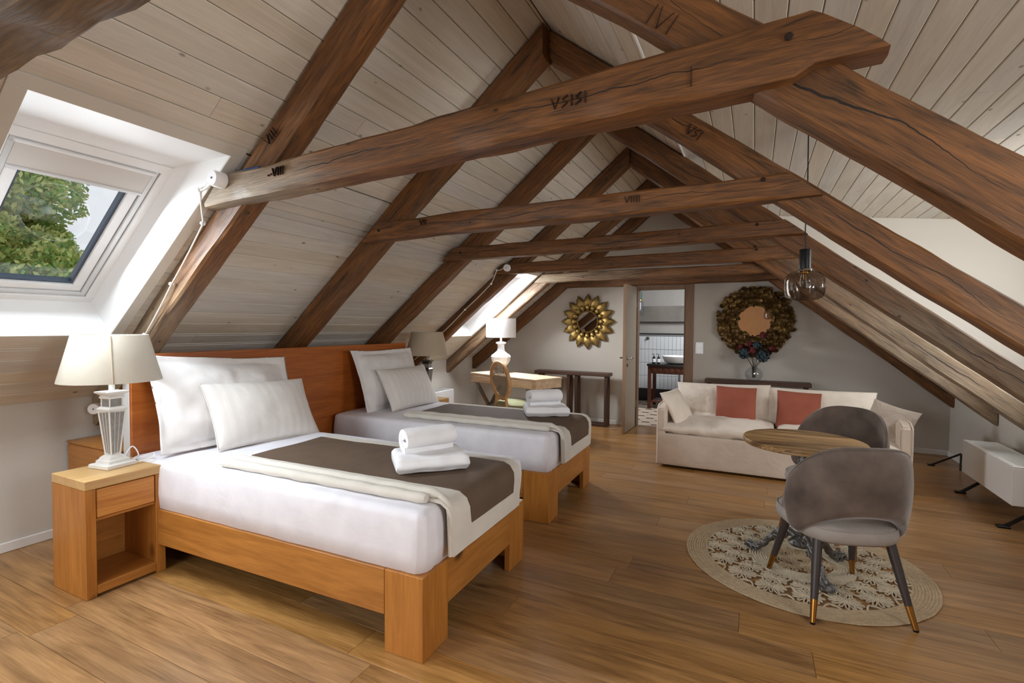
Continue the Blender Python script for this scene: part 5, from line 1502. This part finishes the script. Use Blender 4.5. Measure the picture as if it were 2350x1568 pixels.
# ------------------------------------------------------------------ tub chairs
def tub_chair(loc, rz, label):
    t = empty('tub_chair', loc, rz); tag(t, label, 'chair', 'taupe velvet tub chairs')
    # local +Y forward
    ZS_ = 0.405
    # seat: rounded trapezoid pad
    def outline(k=1.0, n=48):
        P_ = []
        for i in range(n):
            a = 2*PI*i/n; c_, s_ = math.cos(a), math.sin(a)
            e = 2/3.2
            x_ = 0.215*math.copysign(abs(c_)**e, c_); y_ = 0.215*math.copysign(abs(s_)**e, s_)
            x_ *= 1+0.10*(y_/0.215)*0.6
            P_.append((x_*k, (y_*1.06+0.012)*k))
        return P_
    bm = bmesh.new(); rings = []
    for (k, z) in ((0.80, 0.325), (0.93, 0.327), (0.985, 0.34), (1.0, 0.362), (0.985, 0.384), (0.93, 0.398), (0.8, 0.405), (0.5, 0.410), (0.2, 0.412)):
        rings.append([bm.verts.new((p[0], p[1], z)) for p in outline(k)])
    for i in range(len(rings)-1):
        for k in range(48): bm.faces.new((rings[i][k], rings[i][(k+1) % 48], rings[i+1][(k+1) % 48], rings[i+1][k]))
    bm.faces.new(rings[0][::-1]); bm.faces.new(rings[-1])
    s = link('seat', sharp(tomesh(bm), 60), 'seatf', t)
    link('piping', tubeme([(p[0], p[1], 0.390) for p in outline(0.975)], 0.0035, 6, True), 'seatf', s)
    # wrap-around velvet shell
    N_ = 56; AM = R(88); rows = []
    def sm(a, lo, hi):
        q = max(0, min(1, (a-lo)/(hi-lo))); return q*q*(3-2*q)
    def shell(a, v, side):
        aa = abs(a)
        q_ = aa/R(90)
        top = 0.762-0.275*q_**2.7-0.045*sm(aa, R(76), R(88))
        bot = 0.338+0.125*max(0.0, math.cos(aa*1.38))**0.8+0.055*sm(aa, R(72), R(88))
        z = bot+(top-bot)*v
        flare = 0.020*(v-0.3)+0.012*math.sin(PI*v)
        rx = 0.222+flare; ry = 0.242+flare*1.3
        e = 2/2.2
        sx_, cx_ = math.sin(a), math.cos(a)
        th = 0.024*(1-0.25*v)
        if v > 0.93: th *= (1-(v-0.93)/0.07*0.6)
        if v < 0.06: th *= 0.5+0.5*v/0.06
        if aa > R(78): th *= max(0.25, 1-(aa-R(78))/R(8)*0.7)
        o_ = th*(1 if side else -0.2)
        x_ = (rx+o_)*math.copysign(abs(sx_)**e, sx_); y_ = -(ry+o_)*math.copysign(abs(cx_)**e, cx_)
        return (x_, y_-0.0, z)
    MV = 16
    bm = bmesh.new()
    G = [[[bm.verts.new(shell(-AM+2*AM*i/N_, j/MV, sd_)) for j in range(MV+1)] for i in range(N_+1)] for sd_ in (0, 1)]
    for sd_ in (0, 1):
        for i in range(N_):
            for j in range(MV):
                bm.faces.new((G[sd_][i][j], G[sd_][i+1][j], G[sd_][i+1][j+1], G[sd_][i][j+1]))
    for i in range(N_):
        for j in (0, MV): bm.faces.new((G[0][i][j], G[1][i][j], G[1][i+1][j], G[0][i+1][j]))
    for i in (0, N_):
        for j in range(MV): bm.faces.new((G[0][i][j], G[0][i][j+1], G[1][i][j+1], G[1][i][j]))
    bmesh.ops.recalc_face_normals(bm, faces=bm.faces)
    b = link('backrest_shell', sharp(tomesh(bm), 70), 'velvet', t)
    rim = [Vector(shell(-AM+2*AM*i/N_, 0.985, 1)) for i in range(N_+1)]
    link('piping', tubeme(rim, 0.0042, 6), 'velvet', b)
    # legs with brass ferrules
    for (sx, sy) in ((-1, -1), (1, -1), (-1, 1), (1, 1)):
        tp = Vector((sx*0.145, sy*0.145+0.0, 0.335)); ft = Vector((sx*0.200, sy*0.238, 0.0))
        m_ = tp.lerp(ft, 0.72); lg = link('leg', tubeme([tp, tp.lerp(ft, 0.35), m_], [0.0205, 0.0185, 0.0145], 14), 'chleg', t)
        link('ferrule', tubeme([m_, ft+Vector((0, 0, 0.006))], [0.0148, 0.0108], 14), 'brass', lg)
        link('glide', latheme([(0.0105, 0.0), (0.0112, 0.008)], 12), 'black', lg, loc=(ft.x, ft.y, 0.0))
    return t
tub_chair((0.356, 2.702, 0), R(19), 'tub chair seen from behind, nearest the camera at the round table')
tub_chair((0.435, 3.465, 0), R(153), 'tub chair on the far side of the round table, facing the camera')

# ------------------------------------------------------------------ jute rug
RC = (0.245, 3.03); RR = 0.575
t = empty('round_rug', (RC[0], RC[1], 0)); tag(t, 'round braided jute rug with openwork flowers under the table', 'rug')
def ring_me(rads, r, seed, wob=0.002):
    bm = bmesh.new()
    for ri, rad in enumerate(rads):
        n_ = max(40, int(rad*150)); pts_ = []
        for i in range(n_):
            a = 2*PI*i/n_; q_ = rad+wob*nz(math.cos(a)*4+seed+ri, math.sin(a)*4); pts_.append((q_*math.cos(a), q_*math.sin(a), r*0.62+0.0008*math.sin(i*2.1)))
        tube(bm, pts_, [r*(1+0.10*math.sin(i*1.9)) for i in range(n_)], 6, closed=True, sy=0.62)
    return sharp(tomesh(bm), 60)
def disc_ring(r0, r1, z):
    return latheme([(r0, 0.0005), (r0, z), (r1, z), (r1, 0.0005)], 96, cap=False)
st = 0.0125
o = link('outer_braid', ring_me([RR-st*0.5-st*i for i in range(9)], 0.0068, 1), 'jute', t); tag(o, kind='stuff')
o = link('middle_braid', ring_me([0.155+st*i for i in range(8)], 0.0068, 2), 'jutel', t); tag(o, kind='stuff')
o = link('inner_braid', ring_me([0.02+st*i for i in range(5)], 0.0068, 3), 'jute', t); tag(o, kind='stuff')
link('backing', disc_ring(0.465, RR-0.004, 0.004), 'jute', t)
link('backing', disc_ring(0.150, 0.250, 0.004), 'jutel', t)
def rope_flower(r, n=13, sd=0):
    bm = bmesh.new(); q_ = random.Random(sd)
    for k in range(n):
        a = 2*PI*k/n; w_ = PI/n*0.82; ln = r*q_.uniform(0.9, 1.08)
        c_ = [(0.18*r, a), (0.62*ln, a-w_*0.9), (0.97*ln, a-w_*0.45), (1.0*ln, a), (0.97*ln, a+w_*0.45), (0.62*ln, a+w_*0.9), (0.18*r, a+0.02)]
        tube(bm, [(p*math.cos(b), p*math.sin(b), 0.0065+0.003*math.sin(PI*p/ln)) for p, b in c_], 0.0034, 5)
    lathe(bm, [(0.2*r, 0.002), (0.24*r, 0.008), (0.14*r, 0.013), (0.001, 0.014)], 10)
    return sharp(tomesh(bm), 60)
FM = [rope_flower(0.066, 13, 1), rope_flower(0.060, 11, 2), rope_flower(0.055, 11, 3)]
for i, me in enumerate(FM): me.materials.append(M['jutel'] if i < 2 else M['jute'])
for i in range(16):
    a = 2*PI*i/16; link('flower', FM[0], None, t, loc=(0.398*math.cos(a), 0.398*math.sin(a), 0), rot=(0, 0, a*3))
for i in range(14):
    a = 2*PI*(i+0.5)/14; link('flower', FM[1], None, t, loc=(0.305*math.cos(a), 0.305*math.sin(a), 0), rot=(0, 0, a*2))
for i in range(6):
    a = 2*PI*i/6; link('flower', FM[2], None, t, loc=(0.110*math.cos(a), 0.110*math.sin(a), 0), rot=(0, 0, a))
bm = bmesh.new()
for i in range(16):
    a = 2*PI*(i+0.5)/16
    for (r0, r1, da) in ((0.43, 0.465, 0.05), (0.43, 0.465, -0.05), (0.335, 0.40, 0.07), (0.335, 0.40, -0.07), (0.25, 0.30, 0.06), (0.25, 0.30, -0.06)):
        tube(bm, [(r0*math.cos(a), r0*math.sin(a), 0.006), ((r0+r1)/2*math.cos(a+da), (r0+r1)/2*math.sin(a+da), 0.008), (r1*math.cos(a+da*1.5), r1*math.sin(a+da*1.5), 0.006)], 0.0045, 5)
o = link('connecting_loops', sharp(tomesh(bm), 60), 'jutel', t); tag(o, kind='stuff')

# ------------------------------------------------------------------ pendant over the table
PX, PY = 0.232, 3.05
t = empty('pendant_lamp', (PX, PY, 0)); tag(t, 'smoked glass globe pendant with black cap hanging before the right rafters', 'pendant lamp')
zc = zd(PX)
link('canopy', latheme([(0.055, zc-0.004), (0.052, zc-0.02), (0.035, zc-0.036), (0.012, zc-0.044), (0.001, zc-0.045)], 28), 'black', t)
link('cord', tubeme([(0, 0, zc-0.04), (0.003, 0, 2.0), (0.001, 0, 1.85), (-0.003, 0.0, 1.78), (0, 0, 1.665)], 0.0032, 6), 'black', t)
link('cap', latheme([(0.002, 1.668), (0.026, 1.667), (0.028, 1.662), (0.028, 1.565), (0.002, 1.563)], 28), 'black', t)
link('collar', latheme([(0.034, 1.562), (0.036, 1.556), (0.034, 1.55)], 28, cap=False), 'chrome', t)
gp = [(0.034, 1.556), (0.045, 1.552), (0.070, 1.543), (0.087, 1.527), (0.0945, 1.505), (0.0955, 1.47), (0.0945, 1.44), (0.086, 1.415), (0.065, 1.402), (0.042, 1.398), (0.035, 1.40), (0.033, 1.404)]
link('glass_globe', latheme(gp, 48, cap=False), 'smoke', t)
bl = link('bulb', latheme([(0.012, 1.56), (0.012, 1.54), (0.022, 1.52), (0.026, 1.49), (0.018, 1.465), (0.001, 1.458)], 16), 'clear', t)
link('filament', tubeme([(-0.006, 0, 1.535), (-0.004, 0, 1.49), (0, 0, 1.535), (0.004, 0, 1.49), (0.006, 0, 1.535)], 0.0012, 5), 'brass', bl)
link('bulb_socket', latheme([(0.016, 1.565), (0.016, 1.54), (0.012, 1.538)], 16), 'brass', bl)

# ------------------------------------------------------------------ bench heater on the right
t = empty('bench_radiator', (1.55, 4.49, 0)); tag(t, 'long low white heater on black splayed feet along the right wall', 'radiator')
hx2 = 0.10; y0_, y1_ = -0.395, 0.425
link('casing', boxme(-hx2, hx2, y0_, y1_, 0.158, 0.395, 0.003), 'whitegl', t)
link('top_frame', boxme(-hx2, hx2, y0_, y1_, 0.3955, 0.404, 0.002), 'whitegl', t)
bm = bmesh.new()
for i in range(30):
    yy = y0_+0.03+i*0.0263
    box(bm, -hx2+0.035, hx2-0.02, yy, yy+0.012, 0.404, 0.4065)
g_ = link('grille', tomesh(bm), 'greyframe', t); tag(g_, kind='stuff')
for yy in (y0_+0.05, y1_-0.04, ):
    f1 = link('foot', tubeme([(0.09, yy, 0.157), (-0.0, yy, 0.10), (-0.11, yy-0.0, 0.009)], [0.011, 0.011, 0.012], 4), 'black', t)
    link('foot_pad', boxme(-0.15, -0.085, yy-0.02, yy+0.02, 0.0, 0.014, 0.003), 'black', f1)
o = empty('heater_stand', (1.60, 5.72, 0)); tag(o, 'black metal strut stand in the corner beyond the white heater', 'stand')
link('strut', tubeme([(-0.12, 0.02, 0.008), (0.05, -0.10, 0.155)], 0.008, 4), 'black', o)
link('strut', tubeme([(0.05, -0.10, 0.155), (0.045, -0.11, 0.006)], 0.008, 4), 'black', o)
link('foot_pad', boxme(-0.15, -0.10, 0.0, 0.04, 0, 0.012, 0.003), 'black', o)

# ------------------------------------------------------------------ outside: lawn and tree
o = link('ground_outside', boxme(-60, 40, -40, 50, -6.3, -6.0), 'grass'); tag(o, kind='structure')
def tree(loc, Hc, label, seed, blobs, leaf=0.13, nl=9000):
    t = empty('tree', loc); tag(t, label, 'tree')
    q = random.Random(seed)
    link('trunk', tubeme([(0, 0, 0), (0.1, 0.05, Hc*0.4), (0, 0.1, Hc*0.8), (0.1, 0, Hc)], [0.35, 0.28, 0.18, 0.06], 10), 'bark', t)
    for mi, mat in enumerate(('leafa', 'leafb')):
        vs = []; fs = []
        for k in range(nl):
            bx, by, bz_, br = blobs[q.randrange(len(blobs))]
            d = Vector((q.gauss(0, 1), q.gauss(0, 1), q.gauss(0, 1))).normalized()
            r_ = br*(0.72+0.28*q.random()**0.5)*(1+0.28*nz(d.x*3.1+bx, d.y*3.1+by, d.z*3.1+bz_))
            if mi == 1: r_ *= 0.93
            p = Vector((bx, by, bz_))+d*r_
            a = Vector((q.gauss(0, 1), q.gauss(0, 1), q.gauss(0, 1))).normalized(); b = a.orthogonal().normalized()
            s = leaf*q.uniform(0.5, 1.2); i0 = len(vs)
            vs += [p+a*s, p+b*s*0.45, p-a*s, p-b*s*0.45]; fs.append((i0, i0+1, i0+2, i0+3))
        me = bpy.data.meshes.new('m'); me.from_pydata([tuple(v) for v in vs], [], fs); me.update()
        o = link('foliage', me, mat, t); tag(o, kind='stuff')
    return t
q = random.Random(3)
blobs = []
for i in range(120):
    a = q.uniform(0, 6.28); hgt = q.uniform(0, 1)
    rad = 1.55*math.sqrt(max(0.05, 1-((hgt-0.42)*1.75)**2))*q.uniform(0.25, 1.0)
    blobs.append((rad*math.cos(a), rad*math.sin(a), 5.4+hgt*5.0, q.uniform(0.38, 0.66)))
tree((-10.6, 2.75, -6.0), 9.5, 'leafy green tree seen through the nearest skylight', 5, blobs, leaf=0.06, nl=110000)

# ------------------------------------------------------------------ working units -> metres
for o in list(SC.objects):
    if o.parent is None:
        if o.type == 'CAMERA':
            o.location = o.location*S; continue
        if o.type == 'LIGHT':
            o.location = o.location*S; o.data.size *= S; o.data.size_y *= S; o.data.energy *= S*S; continue
        o.matrix_basis = Matrix.Scale(S, 4) @ o.matrix_basis
